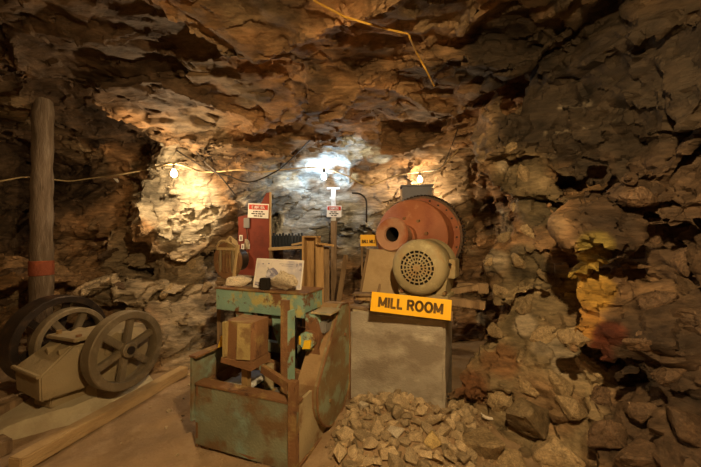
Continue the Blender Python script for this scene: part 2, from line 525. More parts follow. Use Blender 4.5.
def mineral_light_colour(v):
    n1 = fbm(v * 1.3 + 9, 4); n2 = fbm(v * 4.0 + 70, 3)
    base = np.array((0.27, 0.165, 0.083), np.float32)
    c = np.repeat(base[None], len(v), 0)
    g = np.array((0.21, 0.148, 0.085), np.float32)
    k = sstep(-0.1, 0.5, n1)[:, None]; c = c * (1 - k) + g * k
    o = np.array((0.33, 0.19, 0.09), np.float32)
    k = sstep(0.15, 0.7, fbm(v * 1.7 + 33, 3))[:, None]; c = c * (1 - k) + o * k
    for ctr, r, colr, s in MINERAL_LIGHT:
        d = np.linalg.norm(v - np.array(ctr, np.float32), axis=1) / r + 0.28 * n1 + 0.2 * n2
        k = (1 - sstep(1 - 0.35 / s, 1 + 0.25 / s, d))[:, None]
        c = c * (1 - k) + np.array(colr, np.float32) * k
    for A, B in VEINS:
        d_ = B - A
        t_ = np.clip(((v - A) @ d_) / (d_ @ d_), 0, 1)
        dist = np.linalg.norm(v - (A + t_[:, None] * d_), axis=1) + 0.012 * n2
        k = (1 - sstep(0.008, 0.02, dist))[:, None]
        c = c * (1 - k) + np.array((0.17, 0.14, 0.10), np.float32) * k
    dk = sstep(0.25, 0.8, fbm(v * 2.6 + 51, 4))[:, None]
    return np.clip(c * (1 - 0.55 * dk), 0, 1)

def structure_mesh(name, v, q, mt, smooth=True):
    used, inv = np.unique(q, return_inverse=True)
    vv = v[used]; qq = inv.reshape(q.shape)
    me = bpy.data.meshes.new(name)
    me.vertices.add(len(vv)); me.vertices.foreach_set('co', vv.ravel())
    me.loops.add(qq.size); me.loops.foreach_set('vertex_index', qq.ravel().astype(np.int32))
    me.polygons.add(len(qq)); me.polygons.foreach_set('loop_start', np.arange(0, qq.size, 4, dtype=np.int32))
    me.update(calc_edges=True); me.validate()
    me.polygons.foreach_set('use_smooth', np.full(len(me.polygons), smooth))
    if smooth:
        me.set_sharp_from_angle(angle=math.radians(32))
    at = me.attributes.new('mineral_light', 'FLOAT_COLOR', 'POINT')
    col4 = np.ones((len(vv), 4), np.float32); col4[:, :3] = mineral_light_colour(vv)
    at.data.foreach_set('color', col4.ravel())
    o = link(name, me, mt)
    o['kind'] = 'structure'
    return o

cv, cq = make_cave()
cq = cq[cv[cq][:, :, 2].max(1) > -0.28]
cv, cq = subdivide(cv, cq)
cn = vnormals(cv, cq)
_q = cv @ STRATA
f3, _e3 = facets(_q / np.array((0.24, 0.15, 0.10), np.float32), 3)
cv = cv + cn * ((0.024 + 0.014 * sstep(0.8, 1.0, cv[:, 0])) * f3 + 0.007 * fbm(cv * 9, 3))[:, None]
from mathutils.bvhtree import BVHTree
def make_bvh(v, q):
    keep = v[q][:, :, 1].min(1) > 0.5
    u, inv = np.unique(q[keep], return_inverse=True)
    return BVHTree.FromPolygons(v[u].tolist(), inv.reshape(-1, 4).tolist())
BVH = make_bvh(cv, cq)
def hit(px, py):
    d = (P(px, py, 1.0) - EYE).normalized()
    loc, nrm, i, dist = BVH.ray_cast(EYE, d)
    if loc is None: return P(px, py, 3.0), -d
    if nrm.dot(d) > 0: nrm = -nrm
    return loc, nrm
MINERAL_LIGHT = [(tuple(hit(x, y)[0]), r, c_, k_) for x, y, r, c_, k_ in MINERAL_LIGHT_PX]
VEINS = [(np.array(hit(*a)[0], np.float32), np.array(hit(*b)[0], np.float32)) for a, b in VEIN_PX]
_own = cave_terms(cv[cq].mean(1)).argmax(0)
WALLS = {}
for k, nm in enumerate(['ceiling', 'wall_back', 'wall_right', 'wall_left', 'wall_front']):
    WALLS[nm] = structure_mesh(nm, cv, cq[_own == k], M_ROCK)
tag(WALLS['ceiling'], 'low fractured brown rock roof of the mine chamber', 'ceiling')
tag(WALLS['wall_back'], 'broken rock wall behind the machines, lit by bare bulbs', 'wall')
tag(WALLS['wall_right'], 'rough rock rib and wall right of the mill, with yellow ore patch', 'wall')
tag(WALLS['wall_left'], 'dark rock wall at the far left', 'wall')
tag(WALLS['wall_front'], 'rock wall closing the chamber behind the viewer', 'wall')

# ground
def ground_h(x, y):
    p = np.stack([x, y, np.zeros_like(x)], 1).astype(np.float32)
    h = 0.03 * fbm(p * 1.6 + 4, 3) + 0.008 * fbm(p * 9, 3)
    h = h + 0.20 * np.exp(-(((x - 0.40) / 0.6) ** 2 + ((y - 2.66) / 0.34) ** 2)) + 0.08 * np.exp(-(((x - 0.15) / 0.5) ** 2 + ((y - 2.2) / 0.3) ** 2))
    h = h + 0.16 * sstep(4.0, 4.7, y) * sstep(0.5, -1.5, x)
    return h
def ground_at(x, y):
    return float(ground_h(np.array([x], np.float32), np.array([y], np.float32))[0])
gx = np.arange(-5.4, 2.6, 0.04, dtype=np.float32); gy = np.arange(-2.6, 5.6, 0.04, dtype=np.float32)
GX, GY = np.meshgrid(gx, gy, indexing='ij')
gv = np.stack([GX.ravel(), GY.ravel(), ground_h(GX.ravel(), GY.ravel())], 1).astype(np.float32)
ii = (np.arange(len(gx) - 1)[:, None] * len(gy) + np.arange(len(gy) - 1)[None]).ravel()
gq = np.stack([ii, ii + len(gy), ii + len(gy) + 1, ii + 1], 1)
M_DIRT = mat('trodden_dirt', (0.30, 0.205, 0.115), 0.95, layers=[((0.21, 0.14, 0.08), 1.6, 0.56, 0.12), ((0.36, 0.26, 0.16), 5.0, 0.6, 0.1)], bump=(45, 0.5), var=0.2)
floor = structure_mesh('floor', gv, gq, M_DIRT)
tag(floor, 'trodden brown dirt floor of the mine', 'floor')

# ------------------------------------------------------------------ more materials
M_GREEN = mat('peeling_turquoise_paint', (0.22, 0.37, 0.31), 0.75, layers=[((0.45, 0.40, 0.15), 6, 0.58, 0.04), ((0.17, 0.085, 0.04), 4.5, 0.58, 0.02), ((0.10, 0.05, 0.03), 14, 0.66, 0.04)], bump=(60, 0.25), var=0.25)
M_GREENRUST = mat('green_paint_over_rust', (0.19, 0.205, 0.14), 0.7, layers=[((0.21, 0.30, 0.25), 5, 0.60, 0.05), ((0.17, 0.11, 0.055), 3.2, 0.55, 0.05)], bump=(60, 0.25), var=0.3)
M_GUARD = mat('guard_paint', (0.22, 0.16, 0.08), 0.7, layers=[((0.25, 0.30, 0.21), 6, 0.54, 0.05), ((0.16, 0.08, 0.035), 3, 0.6, 0.06)], bump=(60, 0.2), var=0.25)
M_RUST = mat('brown_rust', (0.20, 0.105, 0.05), 0.75, layers=[((0.28, 0.20, 0.08), 6, 0.58, 0.06), ((0.10, 0.05, 0.03), 9, 0.62, 0.05)], bump=(70, 0.3))
M_HOOD = mat('rusted_hood', (0.25, 0.17, 0.075), 0.7, layers=[((0.16, 0.085, 0.04), 5, 0.5, 0.05)], bump=(70, 0.25), stretch=(1.0, 1.0, 0.25))
M_PALESIDE = mat('pale_scuffed_paint', (0.36, 0.30, 0.18), 0.8, layers=[((0.24, 0.27, 0.19), 6, 0.6, 0.06), ((0.22, 0.13, 0.06), 4, 0.62, 0.05)], bump=(60, 0.25))
M_YELLOWTAG = mat('yellow_plastic', (0.75, 0.5, 0.03), 0.5, bump=None, var=0.08)
M_CONC = mat('grey_concrete', (0.37, 0.335, 0.275), 0.92, layers=[((0.50, 0.46, 0.38), 5, 0.60, 0.06), ((0.24, 0.205, 0.16), 2.5, 0.57, 0.06)], bump=(55, 0.45), var=0.18, stretch=(1, 1, 1.6))
M_PLINTH = mat('pale_cement', (0.42, 0.36, 0.24), 0.95, layers=[((0.32, 0.26, 0.17), 4, 0.58, 0.1)], bump=(50, 0.4), var=0.15)
M_CAST = mat('dusty_cast_iron', (0.27, 0.215, 0.125), 0.75, layers=[((0.24, 0.18, 0.10), 7, 0.58, 0.08)], bump=(80, 0.2), var=0.2)
M_WHEEL = mat('brown_iron_wheel', (0.17, 0.135, 0.085), 0.55, 0.2, layers=[((0.25, 0.20, 0.13), 8, 0.58, 0.08)], bump=(80, 0.15), var=0.2)
M_DARKIRON = mat('black_iron', (0.045, 0.035, 0.03), 0.35, 0.5, layers=[((0.09, 0.06, 0.04), 9, 0.6, 0.08)], bump=(80, 0.1))
M_MILL = mat('red_oxide_mill', (0.34, 0.125, 0.06), 0.6, layers=[((0.28, 0.09, 0.045), 4, 0.56, 0.08), ((0.46, 0.22, 0.12), 10, 0.64, 0.06)], bump=(70, 0.2), var=0.2)
M_MILLDUST = mat('dusty_red_trumpet', (0.42, 0.235, 0.145), 0.7, layers=[((0.33, 0.12, 0.06), 5, 0.55, 0.08)], bump=(70, 0.2), var=0.15)
M_MOTOR = mat('olive_motor_paint', (0.33, 0.28, 0.16), 0.6, layers=[((0.33, 0.22, 0.10), 5, 0.58, 0.08), ((0.45, 0.40, 0.24), 11, 0.62, 0.06)], bump=(70, 0.15), var=0.12)
M_VOID = mat('near_black', (0.015, 0.012, 0.01), 0.9, bump=None)  # near-black colour of the inlet bore, fan cavity and small block
M_GEAR = mat('dark_gear', (0.11, 0.075, 0.05), 0.5, 0.4, layers=[((0.26, 0.11, 0.05), 6, 0.58, 0.08)], bump=(80, 0.2))
M_BLUEBOX = mat('blue_grey_steel', (0.14, 0.15, 0.19), 0.6, 0.1, layers=[((0.2, 0.13, 0.09), 6, 0.64, 0.06)], bump=(60, 0.15))
M_RED = mat('red_painted_ply', (0.19, 0.04, 0.024), 0.75, layers=[((0.13, 0.03, 0.02), 4, 0.58, 0.08)], bump=(40, 0.1), var=0.15)
M_WOOD = mat('tan_lumber', (0.42, 0.27, 0.12), 0.8, layers=[((0.26, 0.155, 0.065), 5, 0.56, 0.08)], bump=(40, 0.35), var=0.22, stretch=(3.0, 3.0, 0.4), vscale=6)
M_WOODX = mat('tan_lumber_long', (0.44, 0.31, 0.155), 0.85, layers=[((0.30, 0.20, 0.10), 5, 0.58, 0.08)], bump=(40, 0.35), var=0.2, stretch=(0.5, 0.5, 2.5), vscale=6)
M_OLDWOOD = mat('old_grey_lumber', (0.24, 0.165, 0.095), 0.9, layers=[((0.14, 0.09, 0.05), 6, 0.56, 0.08)], bump=(40, 0.5), var=0.25, stretch=(2, 2, 0.5), vscale=6)
M_PLY = mat('dusty_plywood', (0.44, 0.33, 0.19), 0.88, layers=[((0.33, 0.23, 0.12), 3, 0.58, 0.1)], bump=(40, 0.2), var=0.15)
M_POST = mat('weathered_log', (0.13, 0.095, 0.065), 0.9, layers=[((0.2, 0.16, 0.12), 8, 0.6, 0.1), ((0.08, 0.055, 0.035), 5, 0.58, 0.08)], bump=(35, 0.6), var=0.25, stretch=(3, 3, 0.5))
M_ORANGE = mat('orange_spray_band', (0.20, 0.055, 0.028), 0.85, layers=[((0.3, 0.08, 0.03), 8, 0.56, 0.08)], bump=(35, 0.4))
M_SIGNY = mat('yellow_sign_face', (0.92, 0.52, 0.012), 0.5, bump=None, var=0.04)
M_SIGNY2 = mat('yellow_tag_face', (0.80, 0.46, 0.03), 0.6, bump=None, var=0.08)
M_SIGNW = mat('white_sign_face', (0.72, 0.70, 0.66), 0.6, bump=None, var=0.04)
M_SIGNR = mat('red_sign_print', (0.50, 0.05, 0.035), 0.6, bump=None, var=0.06)
M_INK = mat('black_sign_print', (0.03, 0.025, 0.02), 0.6, bump=None, var=0.05)
M_INKF = mat('faded_brown_print', (0.13, 0.07, 0.012), 0.6, bump=None, var=0.5, vscale=9)
M_GREYSTEEL = mat('grey_steel', (0.20, 0.20, 0.20), 0.6, 0.2, bump=None, var=0.1)
M_PALESTEEL = mat('white_painted_steel', (0.60, 0.62, 0.64), 0.6, layers=[((0.3, 0.27, 0.24), 7, 0.62, 0.06)], bump=(60, 0.15), var=0.1)
M_CORR = mat('blue_black_iron', (0.035, 0.045, 0.065), 0.6, 0.2, bump=(60, 0.2))
M_ROPE = mat('tan_cable_sheath', (0.50, 0.38, 0.20), 0.8, bump=(80, 0.2), var=0.2)
M_CABLEY = mat('yellow_cable_sheath', (0.46, 0.27, 0.035), 0.6, bump=None, var=0.12)
M_CABLEK = mat('black_cable_sheath', (0.035, 0.028, 0.022), 0.6, bump=None)
M_PALEROCK = rock_material('pale_ore_rock', attr=False, base=(0.50, 0.44, 0.34), wscale=0.7, relief=0.003, even=True, lo=0.75, hi=1.2)
M_BONE = mat('pale_fragment', (0.74, 0.68, 0.58), 0.7, bump=(40, 0.3), var=0.1)

# ------------------------------------------------------------------ ray casting on the built rock, for seating things on it
BVH = make_bvh(np.concatenate([cv, gv]), np.concatenate([cq, gq + len(cv)]))
def drop(x, y, z0=2.0):
    loc, nrm, i, dist = BVH.ray_cast(Vector((x, y, z0)), Vector((0, 0, -1)))
    return (loc.z if loc is not None else 0.0), (nrm if nrm is not None else Vector((0, 0, 1)))

# ------------------------------------------------------------------ rock pieces
def rock_mesh(name, seed, flat=(1, 0.8, 0.6), npts=13, fine=0, amp=0.04):
    r = random.Random(seed)
    bm = bmesh.new()
    for k in range(npts):
        v = Vector((r.gauss(0, 1), r.gauss(0, 1), r.gauss(0, 1))).normalized() * r.uniform(0.8, 1.0)
        bm.verts.new((v.x * flat[0], v.y * flat[1], v.z * flat[2]))
    h = bmesh.ops.convex_hull(bm, input=bm.verts[:])
    bmesh.ops.delete(bm, geom=[g for g in h['geom_interior'] if isinstance(g, bmesh.types.BMVert)], context='VERTS')
    if fine:
        bmesh.ops.bevel(bm, geom=bm.edges[:], offset=0.05, segments=1, affect='EDGES')
        for _ in range(fine):
            bmesh.ops.subdivide_edges(bm, edges=bm.edges[:], cuts=1, use_grid_fill=True)
        bmesh.ops.triangulate(bm, faces=[f for f in bm.faces if len(f.verts) > 4])
        co = np.array([v.co for v in bm.verts], np.float32)
        f, _e = facets(co * 2.2 + seed * 3.1, seed)
        d = amp * f + 0.5 * amp * fbm(co * 4 + seed, 3)
        for v, k in zip(bm.verts, d): v.co += v.co.normalized() * float(k)
    bmesh.ops.recalc_face_normals(bm, faces=bm.faces[:])
    me = bpy.data.meshes.new(name)
    bm.to_mesh(me); bm.free()
    return me

# ------------------------------------------------------------------ concrete block under the motor
RZ = math.radians(-21.5)
U = Vector((math.cos(RZ), math.sin(RZ), 0)); V = Vector((-math.sin(RZ), math.cos(RZ), 0))
def frame_pt(o, a, b, z=0.0): return Vector((o[0], o[1], 0)) + U * a + V * b + Vector((0, 0, z))

BLK = (-0.01, 2.9)
e = empty('concrete_block', (BLK[0], BLK[1], 0), RZ)
tag(e, 'large grey cast concrete block carrying the electric motor', 'concrete block')
bm_ = MB().box(0, 0.79, 0, 0.60, -0.03, 0.84, bev=0.018)
bm_.rough(0.006, 7, cuts=9)
bm_.build('block', M_CONC, e, smooth=True)
pl = MB().box(0.02, 0.77, 0.02, 0.58, 0.838, 0.85); pl.rough(0.004, 9, cuts=6); pl.build('grout_top', M_PLINTH, e)

def plank(name, a, b, w, h, m, label, cat='plank', group=None, bev=0.004, roll=0.0):
    a, b = Vector(a), Vector(b)
    base = (a + b) / 2; base.z = min(a.z, b.z) - h / 2
    d = b - a
    me = MB().bar(a - base, b - base, w, h, roll, bev)
    o = me.build(name, m)
    o.location = base
    return tag(o, label, cat, group)

# timbers on the block
g = 'loose boards on the concrete block'
def bp(a, b, z): return frame_pt(BLK, a, b, z)
plank('timber', bp(0.16, 0.19, 0.90), bp(0.74, 0.19, 0.90), 0.24, 0.10, M_OLDWOOD, 'flat board laid on the concrete block under the motor', group=g)
plank('board', bp(-0.03, 0.10, 0.862), bp(0.17, 0.05, 0.862), 0.10, 0.022, M_OLDWOOD, 'short board end sticking out at the left of the block top', group=g)
plank('board', bp(-0.06, 0.26, 0.94), bp(0.15, 0.30, 0.94), 0.12, 0.022, M_OLDWOOD, 'upper short board lying left of the motor', group=g)
plank('board', bp(-0.04, 0.28, 0.905), bp(0.10, 0.28, 0.905), 0.05, 0.045, M_WOOD, 'small wood spacer between two short boards left of the motor', group=g)
plank('timber', bp(0.80, -0.02, 0.87), bp(0.70, 0.58, 0.87), 0.10, 0.07, M_OLDWOOD, 'square timber along the right edge of the block top', 'timber', g)
plank('timber', bp(0.76, 0.26, 0.94), bp(1.08, 0.22, 0.925), 0.08, 0.06, M_OLDWOOD, 'timber sticking out towards the rock rib, right of the yellow sign', 'timber', g)
plank('timber', bp(0.74, 0.60, 1.0), bp(1.10, 0.66, 1.0), 0.09, 0.09, M_OLDWOOD, 'thick upper timber between motor and rock rib', 'timber', g)
plank('timber', bp(0.75, 0.44, 0.975), bp(1.02, 0.50, 1.03), 0.06, 0.05, M_OLDWOOD, 'thin slanting timber between motor and rock rib', 'timber', g)

# slanted plywood board left of motor
pb = empty('plywood_panel', frame_pt(BLK, 0.0, 0.42, 0.85), RZ)
tag(pb, 'dusty plywood panel with slanting side, standing behind the motor', 'board')
lean = Matrix.Rotation(math.radians(-8), 4, 'X')
MB().prism([(-0.05, 0.0), (0.02, 0.50), (0.50, 0.50), (0.58, 0.0)], 0, 0.022, lean).build('panel', M_PLY, pb)
MB().prism([(-0.075, 0.0), (0.0, 0.50), (0.02, 0.50), (-0.05, 0.0)], -0.012, 0.05, lean).build('edge_batten', M_OLDWOOD, pb)
MB().prism([(0.10, 0.0), (0.135, 0.17), (0.15, 0.17), (0.145, 0.0)], -0.02, -0.004, lean).build('cleat', M_OLDWOOD, pb)

# ------------------------------------------------------------------ electric motor
mo = empty('electric_motor', frame_pt(BLK, 0.555, 0.10, 0.955), RZ + math.radians(-7))
tag(mo, 'olive electric motor with round slotted fan grille', 'motor')
Rm, mz = 0.235, 0.262
s = MB().lathe([(0.0, 0.150), (0.004, 0.165), (0.006, 0.185), (0.022, 0.215), (0.05, Rm - 0.004), (0.075, Rm), (0.24, Rm), (0.26, Rm - 0.012), (0.28, Rm), (0.44, Rm), (0.47, 0.20), (0.49, 0.11), (0.49, 0.0)], (0, 0, mz), (0, 1, 0), 56)
s.build('housing', M_MOTOR, mo, smooth=True)
MB().lathe([(0.03, 0.001), (0.03, 0.152)], (0, 0, mz), (0, 1, 0), 40).build('fan_cavity', M_VOID, mo)
gr = MB()
for r in (0.022, 0.052, 0.082, 0.112, 0.142):
    gr.lathe([(-0.002, r), (-0.002, r + 0.011), (0.010, r + 0.011), (0.010, r)], (0, 0, mz), (0, 1, 0), 40, closed=True)
gr.lathe([(-0.004, 0.001), (-0.004, 0.024), (0.010, 0.024)], (0, 0, mz), (0, 1, 0), 24)
for k in range(20):
    a = 2 * math.pi * (k + 0.5) / 20
    ca, sa = math.cos(a), math.sin(a)
    r0 = 0.02 if k % 2 == 0 else 0.05
    gr.bar((ca * r0, 0.003, mz + sa * r0), (ca * 0.152, 0.003, mz + sa * 0.152), 0.009, 0.010)
gr.build('fan_grille', M_MOTOR, mo, smooth=True)
MB().box(-0.19, 0.23, 0.10, 0.42, 0.0, 0.035, bev=0.006).build('foot_plate', M_MOTOR, mo)
for sx in (-1, 1):
    MB().prism([(sx * 0.12, 0.03), (sx * 0.20, 0.03), (sx * 0.232, mz), (sx * 0.2, mz)], 0.12, 0.40).build('foot', M_MOTOR, mo)
MB().box(0.205, 0.275, 0.16, 0.34, 0.17, 0.33, bev=0.008).build('terminal_box', M_MOTOR, mo)
for sx, sz in ((0.225, 0.055), (-0.175, 0.05)):
    MB().cyl((sx * 0.9, 0.08, sz), (sx * 0.9, 0.14, sz), 0.016, n=8).build('bolt', M_RUST, mo)
MB().cyl((0.22, 0.15, mz + 0.03), (0.25, 0.10, mz + 0.03), 0.012, n=8).build('lifting_stud', M_DARKIRON, mo)

# ------------------------------------------------------------------ ball mill
AX = Vector((0.50, 0.866, 0.0)).normalized()
mc = Vector((0.67, 3.74, 0))
bmill = empty('ball_mill', mc, 0)
tag(bmill, 'rust red ball mill drum with trumpet inlet and ring gear', 'ball mill')
zc = 1.46
def ax(t, z=zc): return AX * t + Vector((0, 0, z))
MB().lathe([(-0.16, 0.11), (-0.15, 0.16), (-0.085, 0.22), (-0.055, 0.36), (-0.03, 0.405), (0.0, 0.415), (0.03, 0.405), (0.035, 0.385), (0.52, 0.385), (0.55, 0.405), (0.58, 0.36), (0.62, 0.15)], ax(0), AX, 64).build('drum', M_MILL, bmill, smooth=True)
tr = MB().lathe([(-0.53, 0.068), (-0.555, 0.075), (-0.575, 0.15), (-0.56, 0.164), (-0.54, 0.168), (-0.48, 0.145), (-0.40, 0.115), (-0.33, 0.098), (-0.15, 0.098)], ax(0, zc + 0.03), AX, 44)
tr.build('inlet_trumpet', M_MILLDUST, bmill, smooth=True)
MB().lathe([(-0.556, 0.075), (-0.48, 0.07), (-0.20, 0.068), (-0.20, 0.0005)], ax(0, zc + 0.03), AX, 32).build('inlet_bore', M_VOID, bmill)
MB().lathe([(-0.26, 0.128), (-0.18, 0.128), (-0.18, 0.105), (-0.26, 0.105)], ax(0), AX, 32, closed=True).build('trunnion_collar', M_MILL, bmill, smooth=True)
side = AX.cross(Vector((0, 0, 1))).normalized()
for k in range(8):
    a = 2 * math.pi * k / 8 + 0.2
    c = ax(-0.085) + (side * math.cos(a) + Vector((0, 0, 1)) * math.sin(a)) * 0.205
    MB().cyl(c - AX * 0.04, c + AX * 0.02, 0.018, n=6).build('bolt', M_RUST, bmill)
gp = [(0.33, 0.385), (0.33, 0.48), (0.42, 0.48), (0.42, 0.385)]
gear = MB().lathe(gp, ax(0), AX, 72, closed=True)
gear_o = gear.build('ring_gear', M_GEAR, bmill, smooth=True)
tooth = MB()
for k in range(72):
    a = 2 * math.pi * k / 72
    rd = side * math.cos(a) + Vector((0, 0, 1)) * math.sin(a)
    tooth.bar(ax(0.335) + rd * 0.49, ax(0.415) + rd * 0.49, 0.02, 0.022, -a)
tooth.build('gear_teeth', M_DARKIRON, gear_o)
MB().lathe([(0.322, 0.385), (0.315, 0.39), (0.315, 0.455), (0.33, 0.455)], ax(0), AX, 64).build('gear_web', M_MILL, gear_o, smooth=True)
for k in range(24):
    a = 2 * math.pi * k / 24
    c = ax(0.315) + (side * math.cos(a) + Vector((0, 0, 1)) * math.sin(a)) * (0.42 + 0.012 * (k % 2))
    MB().cyl(c - AX * 0.015, c + AX * 0.006, 0.011, n=6).build('gear_bolt', M_DARKIRON, gear_o)
for t in (-0.22, 0.68):
    c = ax(t, 0)
    rot = Matrix.Translation(c) @ Matrix.Rotation(math.atan2(AX.y, AX.x) - math.pi / 2, 4, 'Z')
    MB().prism([(-0.20, 0.0), (0.20, 0.0), (0.13, zc - 0.02), (-0.13, zc - 0.02)], -0.05, 0.05, rot).build('bearing_stand', M_RUST, bmill)
MB().lathe([(0.6, 0.14), (0.75, 0.13), (0.75, 0.001)], ax(0), AX, 24).build('rear_trunnion', M_MILL, bmill, smooth=True)
MB().box(0.27, 0.38, -0.12, 0.0, 1.16, 1.30, bev=0.02).build('pinion_bearing', M_CAST, bmill)
MB().cyl((0.325, -0.15, 1.23), (0.325, 0.05, 1.23), 0.035, n=16).build('pinion_shaft', M_GREYSTEEL, bmill)
MB().box(0.25, 0.40, -0.12, 0.02, 0.0, 1.16).build('bearing_pedestal', M_RUST, bmill)

# blue grey feed box behind drum
fb = empty('feed_box', (0.83, 4.28, 0), math.radians(-8))
tag(fb, 'blue grey steel feed box behind the top of the ball mill', 'steel box')
MB().box(-0.18, 0.18, -0.14, 0.14, 1.84, 2.08, bev=0.008).build('box', M_BLUEBOX, fb)
MB().box(-0.20, 0.20, -0.155, 0.155, 2.075, 2.095, bev=0.004).build('rim', M_BLUEBOX, fb)
for sx in (-1, 1):
    for sy in (-1, 1):
        MB().box(sx * 0.16 - 0.02, sx * 0.16 + 0.02, sy * 0.12 - 0.02, sy * 0.12 + 0.02, -0.1, 1.85).build('leg', M_BLUEBOX, fb)
for sx in (-0.19, 0.185):
    MB().box(sx - 0.012, sx + 0.012, -0.16, -0.10, 1.90, 2.05, bev=0.004).build('lug', M_DARKIRON, fb)

# ------------------------------------------------------------------ lettering helper
def arc(cx, cy, rx, ry, a0, a1, n=10):
    return [(cx + rx * math.cos(math.radians(a0 + (a1 - a0) * k / n)), cy + ry * math.sin(math.radians(a0 + (a1 - a0) * k / n))) for k in range(n + 1)]
STROKES = {   # letters drawn in a box 0..w by 0..1: (width, polylines)
    'M': (0.95, [[(0.08, 0), (0.08, 1)], [(0.08, 0.95), (0.475, 0.15)], [(0.475, 0.15), (0.87, 0.95)], [(0.87, 0), (0.87, 1)]]),
    'I': (0.2, [[(0.1, 0), (0.1, 1)]]),
    'L': (0.6, [[(0.08, 1), (0.08, 0.08)], [(0.0, 0.08), (0.6, 0.08)]]),
    'R': (0.75, [[(0.08, 0), (0.08, 1)], [(0.08, 0.92), (0.42, 0.92)] + arc(0.42, 0.7, 0.23, 0.22, 90, -90) + [(0.08, 0.48)], [(0.38, 0.48), (0.70, 0.0)]]),
    'O': (0.9, [arc(0.45, 0.5, 0.37, 0.43, 0, 360, 24)]),
    'B': (0.72, [[(0.08, 0), (0.08, 1)], [(0.08, 0.92), (0.4, 0.92)] + arc(0.4, 0.72, 0.2, 0.2, 90, -90) + [(0.08, 0.52)], [(0.4, 0.52)] + arc(0.42, 0.3, 0.22, 0.22, 90, -90) + [(0.08, 0.08)]]),
    'A': (0.8, [[(0.04, 0), (0.4, 1)], [(0.4, 1), (0.76, 0)], [(0.18, 0.32), (0.62, 0.32)]]),
    'D': (0.78, [[(0.08, 0), (0.08, 1)], [(0.08, 0.92), (0.3, 0.92)] + arc(0.3, 0.5, 0.38, 0.42, 90, -90, 14) + [(0.08, 0.08)]]),
    'N': (0.78, [[(0.08, 0), (0.08, 1)], [(0.08, 0.95), (0.70, 0.05)], [(0.70, 0), (0.70, 1)]]),
    'G': (0.85, [arc(0.45, 0.5, 0.36, 0.43, 45, 360, 20), [(0.81, 0.5), (0.5, 0.5)], [(0.79, 0.5), (0.79, 0.08)]]),
    'E': (0.65, [[(0.08, 0), (0.08, 1)], [(0.0, 0.92), (0.62, 0.92)], [(0.08, 0.5), (0.55, 0.5)], [(0.0, 0.08), (0.62, 0.08)]]),
}
def lettering(body, height, m, parent, loc, width, stroke=0.2):
    """each letter a flat print of its own, drawn with square strokes"""
    gap = 0.14
    total = sum((STROKES[ch][0] + gap) if ch != ' ' else 0.42 for ch in body) - gap
    k = width / (total * height)
    x = -width / 2
    for ch in body:
        if ch == ' ':
            x += 0.42 * height * k; continue
        w, lines = STROKES[ch]
        b = MB()
        for pts in lines:
            for (x0, y0), (x1, y1) in zip(pts, pts[1:]):
                p0 = Vector((x0 * height * k, 0, y0 * height - height / 2)); p1 = Vector((x1 * height * k, 0, y1 * height - height / 2))
                d = (p1 - p0).normalized()
                ext = d * (stroke * height * 0.22 if len(pts) > 2 else 0)
                n_ = Vector((-d.z, 0, d.x)) * stroke * height / 2
                q0, q1 = p0 - ext, p1 + ext
                vs_ = [b.bm.verts.new(q) for q in (q0 - n_, q1 - n_, q1 + n_, q0 + n_)]
                b.bm.faces.new(vs_)
        me_o = b.build('letter', m, parent)
        me_o.location = Vector(loc) + Vector((x, 0, 0))
        x += (w + gap) * height * k
def sign(name, center, w, h, t, rot, label, m_face, cat='sign'):
    """flat sign: local x right, z up, face towards -y"""
    o = bpy.data.objects.new(name, None); COL.objects.link(o)
    o.location = center; o.rotation_euler = rot; o.empty_display_size = 0.1
    tag(o, label, cat)
    MB().box(-w / 2, w / 2, 0, t, -h / 2, h / 2).build('sign_panel', m_face, o)
    return o

c = (P(374, 291, 2.66) + P(452, 300.5, 2.52) + P(448, 320.5, 2.49) + P(370, 311, 2.62)) / 4
sg = sign('mill_room_sign', c, 0.60, 0.148, 0.012, (math.radians(-10), math.radians(3.6), RZ + math.radians(7)), 'yellow MILL ROOM sign leaning on the front of the concrete block', M_SIGNY)
lettering('MILL ROOM', 0.078, M_INKF, sg, (0.0, -0.0015, 0.002), 0.48, 0.24)

c = P(368.6, 240.5, 3.45)
sg = sign('ball_mill_sign', c, 0.165, 0.115, 0.004, (0, math.radians(0), 0), 'small yellow BALL MILL card left of the mill trumpet', M_SIGNY2)
lettering('BALL MILL', 0.034, M_INKF, sg, (0.0, -0.0015, -0.010), 0.135, 0.24)
MB().box(-0.075, -0.06, 0.004, 0.02, -0.36, 0.02).build('stake', M_OLDWOOD, sg)

# ------------------------------------------------------------------ green ore machine in front
GM = (-1.07, 2.35)
gm = empty('ore_machine', (GM[0], GM[1], 0), RZ)
tag(gm, 'rusty turquoise ore machine with open trough and tapered belt guard', 'machine')
fp = MB().box(0.0, 0.80, 0.0, 0.022, 0.05, 0.46); fp.rough(0.004, 6, cuts=6); fp.build('front_panel', M_GREENRUST, gm, smooth=True)
MB().box(-0.005, 0.80, -0.006, 0.085, 0.455, 0.472, bev=0.003).build('front_rim', M_RUST, gm)
MB().box(-0.03, -0.012, -0.02, 0.9, 0.21, 0.655).build('left_panel', M_GREENRUST, gm)
MB().box(-0.035, 0.03, -0.024, 0.9, 0.648, 0.662).build('left_rim', M_RUST, gm)
MB().box(0.0, 0.02, 0.0, 0.9, 0.03, 0.46).build('trough_side', M_RUST, gm)
MB().box(0.765, 0.785, 0.0, 0.9, 0.0, 0.45).build('right_panel', M_PALESIDE, gm)
MB().box(0.745, 0.80, -0.012, 0.03, 0.0, 0.60).build('corner_post', M_RUST, gm)
MB().box(0.0, 0.80, 0.875, 0.9, 0.0, 0.66).build('back_panel', M_RUST, gm)
MB().box(0.0, 0.80, 0.0, 0.9, 0.05, 0.07).build('trough_floor', M_RUST, gm)
